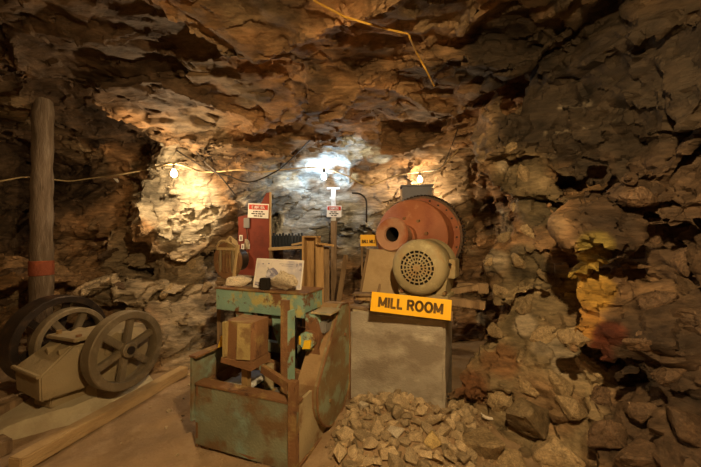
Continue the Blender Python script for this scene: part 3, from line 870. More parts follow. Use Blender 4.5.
for a0 in (0.03, 0.70):
    MB().box(a0, a0 + 0.07, 0.02, 0.10, -0.03, 0.06).build('foot', M_RUST, gm)
    MB().box(a0, a0 + 0.07, 0.80, 0.88, -0.03, 0.06).build('foot', M_RUST, gm)
# inside the trough
MB().bar((0.05, 0.30, 0.40), (0.55, 0.24, 0.36), 0.05, 0.05).build('inner_rail', M_RUST, gm)
MB().bar((0.30, 0.40, 0.50), (0.78, 0.30, 0.47), 0.05, 0.07).build('cross_beam', M_RUST, gm)
MB().bar((0.06, 0.62, 0.56), (0.78, 0.62, 0.54), 0.05, 0.08).build('cross_beam', M_GREENRUST, gm)
MB().prism([(0.08, 0.40), (0.36, 0.43), (0.36, 0.445), (0.08, 0.415)], 0.14, 0.42).build('pale_tray', M_PALESTEEL, gm)
MB().prism([(0.40, 0.36), (0.60, 0.40), (0.60, 0.415), (0.40, 0.375)], 0.10, 0.30).build('sloped_tray', M_GREYSTEEL, gm)
MB().cyl((0.42, 0.26, 0.12), (0.42, 0.26, 0.56), 0.035, n=16).build('standpipe', M_PALESIDE, gm, smooth=True)
MB().bar((0.48, 0.10, 0.60), (0.80, -0.0, 0.55), 0.03, 0.05).build('brace', M_RUST, gm)
# hood on its leg
hood = MB()
poly = [(0.20, 0.09), (0.215, 0.05), (0.31, 0.035), (0.415, 0.06), (0.425, 0.10), (0.425, 0.24), (0.20, 0.24)]
va = [hood.bm.verts.new((x, y, 0.655)) for x, y in poly]; vb = [hood.bm.verts.new((0.335 + (x - 0.335) * 0.96, y + 0.012, 0.905)) for x, y in poly]
hood.bm.faces.new(va); hood.bm.faces.new(vb[::-1])
for k in range(len(poly)): hood.bm.faces.new((va[k], va[(k + 1) % 7], vb[(k + 1) % 7], vb[k]))
hd = hood.build('hood', M_RUST, gm)
M_OLIVE = mat('olive_gold_paint', (0.30, 0.235, 0.10), 0.7, layers=[((0.19, 0.12, 0.055), 5, 0.58, 0.05)], bump=(70, 0.25), var=0.2)
q0, q1, q2 = Vector((0.325, 0.030, 0)), Vector((0.418, 0.053, 0)), Vector((0.218, 0.040, 0))
nn = Vector((0.23, -0.97, 0)) * 0.006
hp = MB()
ptsA = [q0 + Vector((0, 0, 0.665)), q1 + Vector((0, 0, 0.665)), q1 + Vector((-0.004, 0.012, 0.90)), q0 + Vector((0, 0.012, 0.90))]
va = [hp.bm.verts.new(p + nn * 0.2) for p in ptsA]; vb = [hp.bm.verts.new(p + nn) for p in ptsA]
hp.bm.faces.new(va); hp.bm.faces.new(vb)
for k in range(4): hp.bm.faces.new((va[k], va[(k + 1) % 4], vb[(k + 1) % 4], vb[k]))
hp.build('hood_panel', M_OLIVE, hd)
MB().box(0.205, 0.232, 0.03, 0.06, 0.665, 0.90).build('hood_strip', M_OLIVE, hd)
MB().prism([(0.19, 0.625), (0.44, 0.60), (0.435, 0.65), (0.195, 0.66)], 0.03, 0.25).build('hood_rim', M_RUST, gm)
MB().box(0.315, 0.365, 0.09, 0.13, 0.07, 0.63).build('hood_leg', M_HOOD, gm)
MB().bar((0.02, 0.3, 0.60), (0.24, 0.2, 0.64), 0.03, 0.04).build('brace', M_RUST, gm)
# uprights and deck
MB().box(0.575, 0.63, 0.17, 0.20, 0.07, 1.05).build('upright', M_RUST, gm)
MB().box(0.628, 0.645, 0.17, 0.24, 0.07, 0.98).build('upright_flange', M_GREEN, gm)
MB().box(0.50, 0.53, 0.42, 0.47, 0.07, 0.88).build('upright', M_DARKIRON, gm)
ap = MB().box(-0.237, 0.60, 0.45, 0.468, 0.865, 1.04); ap.rough(0.005, 5, cuts=7); ap.build('deck_apron', M_GREEN, gm, smooth=True)
MB().box(-0.245, 0.61, 0.44, 0.76, 1.036, 1.05, bev=0.003).build('deck_plate', M_RUST, gm)
MB().box(-0.237, -0.22, 0.46, 0.75, 0.90, 1.04).build('deck_side', M_GREEN, gm)
MB().box(0.585, 0.60, 0.46, 0.75, 0.90, 1.04).build('deck_side', M_GREEN, gm)
for a0, b0 in ((0.0, 0.50), (0.54, 0.69), (0.0, 0.69)):
    MB().box(a0, a0 + 0.05, b0, b0 + 0.05, 0.05, 1.04).build('deck_leg', M_GREEN, gm)
MB().prism([(-0.02, 0.70), (0.12, 0.70), (0.10, 0.87), (-0.06, 0.87)], 0.47, 0.50).build('bracket', M_GREEN, gm)
MB().prism([(0.30, 0.72), (0.36, 0.60), (0.42, 0.60), (0.44, 0.87), (0.28, 0.87)], 0.49, 0.53).build('bracket', M_GREEN, gm)
MB().cyl((0.10, 0.60, 0.83), (0.46, 0.60, 0.83), 0.045, n=16).build('drive_shaft', M_DARKIRON, gm, smooth=True)
MB().cyl((0.20, 0.60, 0.83), (0.30, 0.60, 0.83), 0.10, n=24).build('drive_pulley', M_RUST, gm, smooth=True)
hs = MB().prism([(0.66, 0.42), (0.80, 0.42), (0.80, 0.60), (0.76, 0.68), (0.77, 0.78), (0.73, 0.92), (0.66, 0.92)], 0.36, 0.44)
hs.build('turquoise_housing', M_GREEN, gm)
MB().cyl((0.70, 0.38, 0.75), (0.70, 0.30, 0.75), 0.06, n=20).build('bearing_cap', M_GREEN, gm, smooth=True)
MB().box(0.74, 0.80, 0.40, 0.60, 0.78, 0.86, bev=0.01).build('gear_case', M_GREYSTEEL, gm)
MB().box(0.70, 0.86, 0.36, 0.55, 0.925, 0.94, bev=0.004).build('cover_plate', M_PALESIDE, gm)
MB().prism([(0.0, 0.0), (0.06, 0.01), (0.065, 0.07), (0.015, 0.06)], 0, 0.012, Matrix.Translation((0.685, 0.27, 0.70))).build('yellow_tag', M_YELLOWTAG, gm)
MB().prism([(0.0, 0.0), (0.05, 0.02), (0.06, 0.10), (0.03, 0.09)], 0, 0.012, Matrix.Translation((0.10, 0.10, 0.69))).build('yellow_tag', M_YELLOWTAG, gm)
MB().bar((0.652, 0.30, 0.72), (0.652, 0.30, 0.78), 0.012, 0.014).build('yellow_tag', M_YELLOWTAG, gm)
# belt guard: tapered, rounded below
gpts = []
lc, lr = (0.52, 0.40), 0.30
for k in range(15):
    a = math.radians(165 + k * (360 - 165 + 4) / 14 * 1.0)
    gpts.append((lc[0] + lr * math.cos(a) * 1.0, lc[1] + lr * math.sin(a)))
gpts = [p for p in gpts if p[0] <= 0.80] + [(0.80, 0.5), (0.80, 0.88), (0.77, 0.94), (0.64, 0.95), (0.58, 0.925)]
gd = MB()
Mg = Matrix.Rotation(math.radians(90), 4, 'Z')
# prism is (x,z) along y; turned so x -> b, y -> -a
gd.prism(gpts, -0.825, -0.80, Mg)
gdo = gd.build('belt_guard', M_GUARD, gm)
M_BAND = mat('tan_rust_band', (0.30, 0.20, 0.10), 0.7, layers=[((0.20, 0.115, 0.055), 5, 0.56, 0.06), ((0.27, 0.30, 0.2), 9, 0.66, 0.04)], bump=(60, 0.2), var=0.2)
bnd = MB().prism(gpts, -0.80, -0.665, Mg)
bnd.build('guard_band', M_BAND, gdo)
rimp = [Vector((0.825, b, z)) for b, z in gpts + gpts[:1]]
MB().tube(rimp, 0.008, 6).build('guard_edge', M_RUST, gdo)
for b, z in ((0.42, 0.30), (0.70, 0.70)):
    MB().cyl((0.82, b, z), (0.835, b, z), 0.014, n=8).build('bolt', M_RUST, gm)

# things on the deck
DZ = 1.05
def gp_(a, b, z=DZ): return frame_pt(GM, a, b, z)
bd = empty('picture_board', gp_(0.295, 0.54, DZ), RZ + math.radians(12))
tag(bd, 'white printed picture board leaning on the turquoise deck', 'picture board')
ln = Matrix.Rotation(math.radians(-14), 4, 'X') @ Matrix.Rotation(math.radians(2.0), 4, 'Y')
MB().box(-0.205, 0.205, 0, 0.008, 0.004, 0.245, ln).build('board', M_SIGNW, bd)
M_PRINT = mat('faded_landscape_print', (0.66, 0.63, 0.62), 0.6, layers=[((0.42, 0.42, 0.50), 6, 0.53, 0.06), ((0.10, 0.10, 0.14), 7, 0.66, 0.03)], bump=None, var=0.08)
MB().box(-0.195, 0.195, -0.0012, 0, 0.014, 0.236, ln).build('print', M_PRINT, bd)
M_PRINTB = mat('blue_grey_print', (0.20, 0.20, 0.30), 0.6, layers=[((0.5, 0.5, 0.58), 16, 0.56, 0.05)], bump=None, var=0.3)
MB().prism([(-0.11, 0.10), (-0.09, 0.15), (-0.05, 0.175), (-0.02, 0.155), (0.0, 0.13), (-0.02, 0.09), (-0.07, 0.085)], -0.0022, -0.0012, ln).build('print_scene', M_PRINTB, bd)
for x0, x1, z0, z1 in ((-0.19, -0.12, 0.022, 0.036), (-0.19, -0.13, 0.042, 0.05), (-0.155, -0.135, 0.195, 0.205), (-0.10, -0.085, 0.20, 0.21), (0.145, 0.155, 0.17, 0.215), (0.165, 0.19, 0.16, 0.22), (0.0, 0.12, 0.205, 0.209), (0.02, 0.12, 0.19, 0.194)):
    MB().box(x0, x1, -0.0022, -0.0012, z0, z1, ln).build('print_mark', M_PRINTB, bd)
bk = MB().box(-0.036, 0.036, -0.03, 0.03, 0, 0.095, bev=0.006)
o = bk.build('dark_block', M_VOID, None); o.location = gp_(0.225, 0.485, DZ); o.rotation_euler = (0, 0, RZ)
tag(o, 'small black block in front of the picture board', 'block')
rk = rock_mesh('ore_sample', 5, (1, 0.6, 0.62), 16, 2, 0.05)
o = link('ore_sample', rk, M_PALEROCK, None, gp_(0.40, 0.485, DZ + 0.07), (0, -0.15, RZ), (0.15, 0.085, 0.15))
tag(o, 'pale ore lump lying in front of the picture board', 'rock')
for k, (a, b, s3, lab) in enumerate([(-0.10, 0.56, (0.15, 0.12, 0.075), 'flat pale stone on the left end of the turquoise deck'),
                                     (0.07, 0.62, (0.11, 0.09, 0.085), 'pale stone behind the left edge of the picture board'),
                                     (-0.20, 0.66, (0.07, 0.06, 0.05), 'small pale stone at the far left deck corner')]):
    o = link('pale_stone', rock_mesh('pale_stone', 20 + k, (1, 0.8, 0.7), 14, 2, 0.05), M_PALEROCK, None, gp_(a, b, DZ + s3[2] * 0.55), (0, 0, k * 1.3), s3)
    tag(o, lab, 'rock', 'pale stones on the deck')

# old open motor frame with cable loops
st = empty('wooden_stand', (-1.02, 3.16, 0), RZ)
tag(st, 'plain wooden stand behind the turquoise deck carrying the old motor', 'stand')
MB().box(-0.17, 0.17, -0.14, 0.14, 1.04, 1.065).build('top_board', M_OLDWOOD, st)
for sx in (-0.14, 0.14):
    for sy in (-0.11, 0.11):
        MB().box(sx - 0.02, sx + 0.02, sy - 0.02, sy + 0.02, -0.03, 1.04).build('leg', M_OLDWOOD, st)
om = empty('wire_wound_motor', (-1.06, 3.16, 1.065), RZ + math.radians(-6))
om.scale = (1.12, 1.1, 1.12)
tag(om, 'old open motor frame wrapped in loose tan cable loops', 'old motor')
MB().box(-0.12, 0.13, -0.10, 0.12, 0.0, 0.03).build('base', M_OLDWOOD, om)
MB().cyl((0, -0.09, 0.17), (0, 0.05, 0.17), 0.09, n=24).build('winding_core', M_DARKIRON, om, smooth=True)
MB().lathe([(-0.11, 0.10), (-0.11, 0.145), (-0.08, 0.145), (-0.08, 0.10)], (0, 0, 0.17), (0, 1, 0), 28, closed=True).build('end_ring', M_RUST, om, smooth=True)
for k in range(5):
    x = -0.07 + 0.035 * k
    MB().box(x - 0.008, x + 0.008, -0.115, -0.10, 0.075, 0.265).build('slat', M_CAST if k in (0, 4) else M_RUST, om)
MB().box(-0.10, 0.10, -0.118, -0.10, 0.255, 0.275).build('top_rail', M_ROPE, om)
MB().bar((0.08, -0.11, 0.0), (0.13, -0.11, 0.30), 0.02, 0.02).build('side_strut', M_ROPE, om)
for k in range(4):
    pts = [Vector((-0.10 - 0.012 * k + 0.055 * math.cos(t), -0.02 + 0.03 * k + 0.05 * math.sin(t * 1.0), 0.20 + (0.16 - 0.012 * k) * math.sin(t))) for t in [2 * math.pi * q / 28 for q in range(29)]]
    MB().tube(pts, 0.0075, 6).build('cable_loop', M_ROPE, om)
MB().tube(curve_pts([(-0.12, -0.1, 0.28), (-0.04, -0.12, 0.33), (0.05, -0.1, 0.30), (0.10, -0.08, 0.2)]), 0.008, 6).build('cable_loop', M_ROPE, om)
o = link('pale_stone', rock_mesh('pale_stone', 31, (0.8, 0.8, 1), 14, 2, 0.05), M_PALEROCK, None, gp_(0.0, 0.86, DZ + 0.335), (0, 0, 0.4), (0.05, 0.05, 0.06))
o.location = (-0.955, 3.12, 1.40); o.scale = (0.05, 0.05, 0.06)
tag(o, 'pale stone resting on top of the old wire wound motor', 'rock')

# ------------------------------------------------------------------ red switch panel at the back
rp = empty('switch_panel', (P(255, 250, 4.4).x, 4.4, 0), 0)
tag(rp, 'red painted plywood switch panel with slanted top against the back wall', 'switch panel')
def rx(px): return P(px, 0, 4.4).x - rp.location.x
def rzz(py): return P(0, py, 4.4).z
MB().prism([(rx(238), 0.0), (rx(238), rzz(217)), (rx(251), rzz(214)), (rx(262), rzz(202)), (rx(266), rzz(193)), (rx(271), rzz(192)), (rx(270), 0.0)], 0, 0.03).build('panel', M_RED, rp)
MB().box(rx(269.6), rx(271), -0.01, 0.04, 0.0, rzz(192)).build('edge_strip', M_WOOD, rp)
MB().box(rx(244), rx(250), -0.02, 0, rzz(228), rzz(218), bev=0.004).build('grey_cover', M_GREYSTEEL, rp)
for (x0, x1, y0, y1) in ((239.5, 243, 241, 235), (246.5, 250, 249, 243.5), (241.5, 244.5, 249.5, 244)):
    q = MB().box(rx(x0), rx(x1), -0.014, 0, rzz(y0), rzz(y1), bev=0.003).build('outlet_plate', M_SIGNW, rp)
    MB().box(rx(x0 + 0.9), rx(x1 - 0.9), -0.016, -0.013, rzz(y0 - 1.2), rzz(y1 + 1.2)).build('socket', M_GREYSTEEL, q)
MB().box(rx(244), rx(249), -0.06, 0, rzz(262), rzz(252), bev=0.004).build('junction_box', M_PALESIDE, rp)
MB().tube(curve_pts([(rx(247), -0.03, rzz(252)), (rx(246), -0.03, rzz(247)), (rx(248), -0.02, rzz(240)), (rx(247), -0.02, rzz(228))]), 0.006, 6).build('conduit', M_CABLEK, rp)

def danger_sign(name, px0, px1, py0, py1, d, label, rot, text):
    c = P((px0 + px1) / 2, (py0 + py1) / 2, d)
    w, h = (px1 - px0) / FPX * d, (py1 - py0) / FPX * d
    s_ = sign(name, c, w, h, 0.005, rot, label, M_SIGNW)
    MB().box(-w * 0.46, w * 0.46, -0.0012, 0, h * 0.08, h * 0.42).build('red_band', M_SIGNR, s_)
    lettering(text, h * 0.22, M_SIGNW, s_, (0, -0.0025, h * 0.25), w * 0.62, 0.2)
    r = random.Random(len(label))
    for k, f in enumerate((0.50, 0.66, 0.42)):
        z = -h * (0.06 + 0.15 * k)
        x = -w * f / 2
        while x < w * f / 2 - 0.01:
            L_ = r.uniform(0.018, 0.045)
            MB().box(x, min(x + L_, w * f / 2), -0.0012, 0, z - h * 0.042, z + h * 0.042).build('printed_word', M_INK, s_)
            x += L_ + 0.008
    return s_
danger_sign('danger_sign', 248, 268.6, 203.6, 218, 4.385, 'white DANGER sign with red header on the red switch panel', (0, math.radians(2.5), 0), 'DANGER')

# ------------------------------------------------------------------ T topped post with sign
tp = empty('sign_post', (P(333.5, 230, 4.68).x, 4.68, 0), 0)
tag(tp, 'pale steel post with T-shaped top at the back wall', 'post')
zt = P(0, 189, 4.68).z
MB().box(-0.032, 0.032, 0, 0.05, P(0, 222, 4.68).z, zt, bev=0.004).build('upper_post', M_PALESTEEL, tp)
MB().box(-0.09, 0.09, -0.005, 0.055, zt - 0.005, zt + 0.022, bev=0.003).build('crossbar', M_PALESTEEL, tp)
lp = MB().box(-0.04, 0.04, 0.0, 0.07, -0.02, P(0, 221, 4.68).z); lp.rough(0.008, 8, cuts=4); lp.build('lower_post', M_OLDWOOD, tp)
MB().box(-0.055, -0.03, -0.002, 0.02, zt - 0.14, zt - 0.11).build('bolt', M_PALESTEEL, tp)
danger_sign('caution_sign', 326.8, 341.4, 205.5, 217, 4.665, 'white and red warning sign fixed to the T-topped post', (0, math.radians(1), 0), 'DANGER')

# corrugated iron and shelf
ci = empty('corrugated_grate', (P(286, 240, 4.55).x, 4.55, 0), 0)
tag(ci, 'blue black row of upright iron bars behind the wooden shelf', 'grate')
for k in range(11):
    x = -0.21 + 0.042 * k
    MB().box(x - 0.013, x + 0.013, 0, 0.03, 1.28, 1.50 + 0.012 * math.sin(k * 2.1), bev=0.003).build('bar', M_CORR, ci)
MB().box(-0.22, 0.22, 0.03, 0.045, 1.28, 1.47).build('back_sheet', M_CORR, ci)
MB().box(-0.22, -0.19, 0.0, 0.04, 0, 1.28).build('leg', M_CORR, ci); MB().box(0.19, 0.22, 0.0, 0.04, 0, 1.28).build('leg', M_CORR, ci)
sh = empty('wooden_shelf', (P(287, 248, 4.35).x, 4.35, 0), 0)
tag(sh, 'golden brown plank shelf right of the red panel', 'shelf')
zz = P(0, 248, 4.35).z
MB().bar((-0.22, 0, zz - 0.012), (0.24, 0, zz + 0.012), 0.14, 0.035).build('shelf_board', M_WOODX, sh)
for sx in (-0.2, 0.22):
    MB().box(sx - 0.02, sx + 0.02, -0.03, 0.03, 0, zz - 0.02).build('leg', M_OLDWOOD, sh)
plank('board', P(292, 245, 4.3), P(306, 242, 4.25), 0.04, 0.025, M_WOODX, 'short slanting board end lying on the plank shelf')

# ------------------------------------------------------------------ tall wooden chute and planks
wb = empty('wooden_chute', (P(310.5, 0, 3.35).x, 3.35, 0), RZ + math.radians(10))
tag(wb, 'tall open wooden box chute standing behind the turquoise deck', 'wooden chute')
ztop = P(0, 236, 3.35).z
MB().box(-0.075, 0.075, 0.085, 0.10, 0.0, ztop).build('back_board', M_WOOD, wb)
MB().box(-0.078, -0.06, -0.03, 0.09, 0.0, ztop).build('side_board', M_WOOD, wb)
MB().box(0.06, 0.078, -0.03, 0.09, 0.0, ztop - 0.015).build('side_board', M_WOOD, wb)
MB().box(-0.06, 0.06, -0.02, 0.085, ztop - 0.014, ztop - 0.002).build('top_board', M_WOOD, wb)
pg = 'upright planks beside the wooden chute'
plank('plank', (P(320.5, 0, 3.3).x, 3.26, 0.03), (P(320, 0, 3.3).x, 3.30, P(0, 243, 3.3).z), 0.07, 0.03, M_WOOD, 'upright light plank right next to the wooden chute', group=pg)
plank('plank', (P(327, 0, 3.35).x, 3.33, 0.03), (P(326.5, 0, 3.35).x, 3.36, P(0, 247, 3.35).z), 0.055, 0.03, M_OLDWOOD, 'upright greyish plank, outermost of the pair beside the chute', group=pg)
plank('plank', P(317, 243.5, 3.24), P(333, 245.5, 3.30), 0.07, 0.022, M_WOOD, 'short level plank capping the upright planks', group=pg)
plank('plank', P(346, 255, 3.55), P(336, 318, 3.5), 0.05, 0.03, M_OLDWOOD, 'dark slanting plank left of the plywood panel', group=pg)

# bent pipe on the back wall
ctrl = [P(352, 193, 4.45), P(360, 194, 4.42), P(366, 200, 4.40), P(366.5, 214, 4.40), P(366.5, 222, 4.6)]
o = MB().tube(curve_pts(ctrl, 8), 0.012, 8).build('bent_pipe', M_CABLEK, smooth=True)
tag(o, 'thin dark bent pipe on the wall left of the mill', 'pipe')

# ------------------------------------------------------------------ jaw crusher with flywheels
CR = math.radians(-20)
jc = empty('jaw_crusher', (-2.35, 3.15, 0), CR)
tag(jc, 'small dusty jaw crusher with spoked flywheels at the left', 'jaw crusher')
AZ = 0.47
def flywheel(x, R, wid, m, nsp, name, ph=0.0, rimw=0.055):
    w = MB().lathe([(-wid / 2, R - 0.008), (-wid / 2 + 0.008, R), (wid / 2 - 0.008, R), (wid / 2, R - 0.008), (wid / 2, R - rimw + 0.006), (wid / 2 - 0.012, R - rimw), (-wid / 2 + 0.012, R - rimw), (-wid / 2, R - rimw + 0.006)], (x, 0, AZ), (1, 0, 0), 64, closed=True).build(name, m, jc, smooth=True)
    MB().lathe([(-wid * 0.55, 0.001), (-wid * 0.55, 0.062), (wid * 0.55, 0.066), (wid * 0.6, 0.06), (wid * 0.6, 0.03), (wid * 0.72, 0.03), (wid * 0.72, 0.001)], (x, 0, AZ), (1, 0, 0), 28).build('hub', m, w, smooth=True)
    for k in range(nsp):
        a = 2 * math.pi * k / nsp + ph
        c, s_ = math.cos(a), math.sin(a)
        sp = MB()
        n = 4
        pts = [(x, c * t, AZ + s_ * t) for t in (0.05, R - rimw + 0.01)]
        sp.bar(pts[0], pts[1], 0.045, 0.06, 0 if True else 0, 0.006)
        sp.build('spoke', m, w)
    return w
flywheel(0.37, 0.34, 0.11, M_WHEEL, 6, 'flywheel', 0.35, 0.07)
flywheel(-0.36, 0.315, 0.10, M_WHEEL, 6, 'flywheel', 0.1, 0.05)
flywheel(-0.56, 0.42, 0.20, M_DARKIRON, 6, 'belt_pulley', 0.3, 0.07)
MB().cyl((-0.70, 0, AZ), (0.45, 0, AZ), 0.035, n=16).build('axle', M_DARKIRON, jc, smooth=True)
MB().prism([(-0.26, 0.10), (0.24, 0.10), (0.24, 0.50), (0.18, 0.60), (-0.20, 0.60), (-0.26, 0.50)], -0.16, 0.34).build('frame_body', M_CAST, jc)
for sx in (-0.2, 0.2):
    MB().prism([(-0.10, 0.0), (0.10, 0.0), (0.075, 0.14), (0.0, 0.17), (-0.075, 0.14)], sx - 0.06, sx + 0.06, Matrix.Translation((0, 0, 0.44)) @ Matrix.Rotation(math.radians(90), 4, 'Z')).build('bearing_cap', M_CAST, jc)
jaw = MB()
lo_ = [(-0.27, -0.46), (0.16, -0.52), (0.22, -0.16), (-0.24, -0.14)]
hi_ = [(-0.28, -0.47), (0.17, -0.53), (0.23, -0.15), (-0.25, -0.13)]
va = [jaw.bm.verts.new((x, y, 0.20)) for x, y in lo_]; vb = [jaw.bm.verts.new((x, y, 0.40)) for x, y in hi_]
vc = [jaw.bm.verts.new((x * 0.75, -0.14 + (y + 0.14) * 0.35, 0.56)) for x, y in hi_]
for A, B in ((va, vb), (vb, vc)):
    for k in range(4): jaw.bm.faces.new((A[k], A[(k + 1) % 4], B[(k + 1) % 4], B[k]))
jaw.bm.faces.new(va); jaw.bm.faces.new(vc)
bmesh.ops.bevel(jaw.bm, geom=jaw.bm.edges[:], offset=0.012, segments=2, affect='EDGES')
jaw.build('jaw_housing', M_CAST, jc, smooth=True)
MB().bar((-0.29, -0.475, 0.402), (0.17, -0.535, 0.402), 0.03, 0.025, 0, 0.004).build('front_lip', M_CAST, jc)
MB().bar((-0.22, -0.20, 0.60), (0.22, -0.24, 0.62), 0.16, 0.03, 0, 0.006).build('feed_plate', M_CAST, jc)
MB().bar((-0.05, -0.20, 0.50), (-0.05, -0.36, 0.48), 0.02, 0.14).build('rib', M_CAST, jc)
MB().bar((0.10, -0.20, 0.50), (0.10, -0.36, 0.48), 0.02, 0.14).build('rib', M_CAST, jc)
MB().box(-0.12, 0.10, -0.42, 0.26, 0.09, 0.22, bev=0.01).build('pedestal', M_CAST, jc)
for k, (x, y) in enumerate(((-0.15, -0.22), (0.16, -0.25))):
    MB().cyl((x, y, 0.61), (x, y, 0.65), 0.022, n=8).build('bolt', M_RUST, jc)
# cement plinth
pm = MB()
base_ = [(-0.55, -1.05), (-0.06, -1.10), (0.34, -0.35), (0.34, 0.42), (-0.34, 0.42), (-0.42, -0.3)]
top_ = [(-0.38, -0.78), (-0.10, -0.80), (0.22, -0.33), (0.22, 0.34), (-0.26, 0.34), (-0.30, -0.32)]
va = [pm.bm.verts.new((x, y, -0.06)) for x, y in base_]; vb = [pm.bm.verts.new((x, y, 0.04 if y < -0.5 else 0.10)) for x, y in top_]
for k in range(6): pm.bm.faces.new((va[k], va[(k + 1) % 6], vb[(k + 1) % 6], vb[k]))
pm.bm.faces.new(va[::-1]); pm.bm.faces.new(vb)
bmesh.ops.triangulate(pm.bm, faces=pm.bm.faces[:])
pm.rough(0.018, 4, cuts=5)
o = pm.build('cement_plinth', M_PLINTH, smooth=True)
o.location = jc.location; o.rotation_euler = (0, 0, CR)
tag(o, 'pale cement plinth sloping forward from the jaw crusher', 'plinth')

# timbers on the floor at left
def floorbar(px0, py0, px1, py1, w, h, m, label, lift=0.0, group=None):
    a = P(px0, py0, 510.0 / (py0 - 233.5)); b = P(px1, py1, 510.0 / (py1 - 233.5))
    a.z = max(ground_at(a.x, a.y), -0.02) + h / 2 + lift; b.z = max(ground_at(b.x, b.y), -0.02) + h / 2 + lift
    return plank('timber', a, b, w, h, m, label, 'timber', group, 0.006)
tg = 'timbers on the dirt floor'
floorbar(14, 474, 184, 373, 0.10, 0.095, M_WOODX, 'long light sawn timber lying on the floor in front of the crusher', group=tg)
floorbar(-60, 445, 34, 404, 0.16, 0.12, M_OLDWOOD, 'dark timber lying left of the cement plinth', group=tg)
floorbar(-70, 480, 8, 447, 0.14, 0.10, M_OLDWOOD, 'dark timber at the bottom left corner of the picture', group=tg)

# prop post
pp = empty('prop_post', (P(40, 0, 4.0).x, 4.0, 0), 0)
tag(pp, 'round timber prop post with orange paint band', 'timber post')
def post_r(z): return 0.118 - 0.006 * z
prof = [(-0.1, 0.12)] + [(0.12 * k, post_r(0.12 * k) + 0.006 * math.sin(k * 1.9)) for k in range(29)] + [(3.4, 0.001)]
MB().lathe(prof, (0, 0, 0), (0.012, 0, 1), 24).rough(0.008, 5).build('log', M_POST, pp, smooth=True)
z0, z1 = P(0, 276, 3.9).z, P(0, 262, 3.9).z
MB().lathe([(z0 - 0.01, post_r(z0) - 0.004), (z0, post_r(z0) + 0.006), (z1, post_r(z1) + 0.006), (z1 + 0.01, post_r(z1) - 0.004)], (0, 0, 0), (0.012, 0, 1), 24).rough(0.006, 5).build('paint_band', M_ORANGE, pp, smooth=True)

# ------------------------------------------------------------------ cables
def cable(name, ctrl, r, m, label, n=10):
    o = MB().tube(curve_pts(ctrl, n), r, 6).build(name, m, smooth=True)
    return tag(o, label, 'cable')
B0, B1, B2 = (Vector(b[0]) for b in BULBS[:3])
up = Vector((0, 0, 0.11))
def off(px, py, o=0.05):
    h_, n_ = hit(px, py)
    return h_ + (EYE - h_).normalized() * o
def wall_path(pts, o=0.03, step=4.0):
    out = []
    for (x0, y0), (x1, y1) in zip(pts, pts[1:]):
        n = max(1, int(math.hypot(x1 - x0, y1 - y0) / step))
        out += [(x0 + (x1 - x0) * k / n, y0 + (y1 - y0) * k / n) for k in range(n)]
    out.append(pts[-1])
    ds = [hit(*p)[0].y for p in out]
    mn = [min(ds[max(0, i - 2):i + 3]) for i in range(len(ds))]
    sm = [sum(mn[max(0, i - 2):i + 3]) / len(mn[max(0, i - 2):i + 3]) for i in range(len(mn))]
    return [P(p[0], p[1], min(a, b) - o) for p, a, b in zip(out, sm, mn)]
cable('string_cable', wall_path([(-30, 186), (25, 177), (70, 181), (118, 175), (146, 170)], 0.05, 14) + [B0 + up, off(205, 172), P(240, 170, 4.1), P(262, 172, 4.2), P(300, 168, 4.35), B1 + up, P(345, 175, 4.4), P(368, 185, 4.35), P(395, 176, 4.3), B2 + up, P(440, 168, 4.2), off(458, 150)], 0.009, M_ROPE, 'tan light string cable looping along the back wall between the bulbs')
cable('black_cable', [off(176, 150), P(205, 168, 4.05), P(228, 176, 4.1), P(250, 182, 4.15), P(275, 172, 4.2), P(290, 160, 4.25), off(310, 140)], 0.009, M_CABLEK, 'thin black cable sagging left of the bluish bulb')
cable('yellow_cable', wall_path([(300, -14), (316, 2), (345, 17), (378, 27), (408, 34), (416, 52), (426, 70), (434, 86)]), 0.0065, M_CABLEY, 'yellow cable crossing the rock roof at the top centre', 2)
cable('black_cable', [off(458, 128, 0.04), P(450, 150, 3.9), P(440, 168, 4.15), B2 + up], 0.005, M_CABLEK, 'thin wire running down from the roof to the right bulb')
cable('black_cable', [off(196, 152), P(206, 163, 4.0), P(220, 176, 4.0), P(236, 196, 4.1)], 0.008, M_CABLEK, 'short black cable hanging right of the left bulb')
h_, n_ = hit(116, 181)
o = link('paper_tag', rock_mesh('paper_tag', 77, (1, 0.25, 0.8), 9), M_BONE, None, off(116, 180, 0.06), (0.2, 0.4, 0.1), (0.06, 0.04, 0.055))
tag(o, 'crumpled pale tag hanging on the light string at the left', 'tag')

# ------------------------------------------------------------------ rock pieces on the walls, boulders and rubble
SLABS = [rock_mesh('rock_slab', 100 + k, (1.0, 0.75, 0.42), 15, 3, 0.06) for k in range(6)]
for me in SLABS: me.materials.append(M_BOULDER)
BSLABS = [me.copy() for me in SLABS]
for me in BSLABS:
    me.materials.clear(); me.materials.append(M_BROWNROCK)
rr = random.Random(4)
def slab(wall, px, py, size, thick=0.9, sink=0.12, spin=None):
    h_, n_ = hit(px, py)
    z = (n_ * 1.0 + Vector((rr.uniform(-.3, .3), rr.uniform(-.3, .3), rr.uniform(-.2, .3)))).normalized()
    q = Vector((0, 0, 1)).rotation_difference(z).to_euler()
    q = (q.to_matrix() @ Matrix.Rotation(rr.uniform(0, 6.28) if spin is None else spin, 3, 'Z')).to_euler()
    s_ = size
    o = link('rock_slab', rr.choice(SLABS if px < 600 and wall == 'wall_right' or px > 130 and wall == 'wall_back' else BSLABS), None, WALLS[wall], h_ - n_ * size * sink, q, (s_, s_ * rr.uniform(0.7, 1.0), s_ * thick * 1.6))
    return o
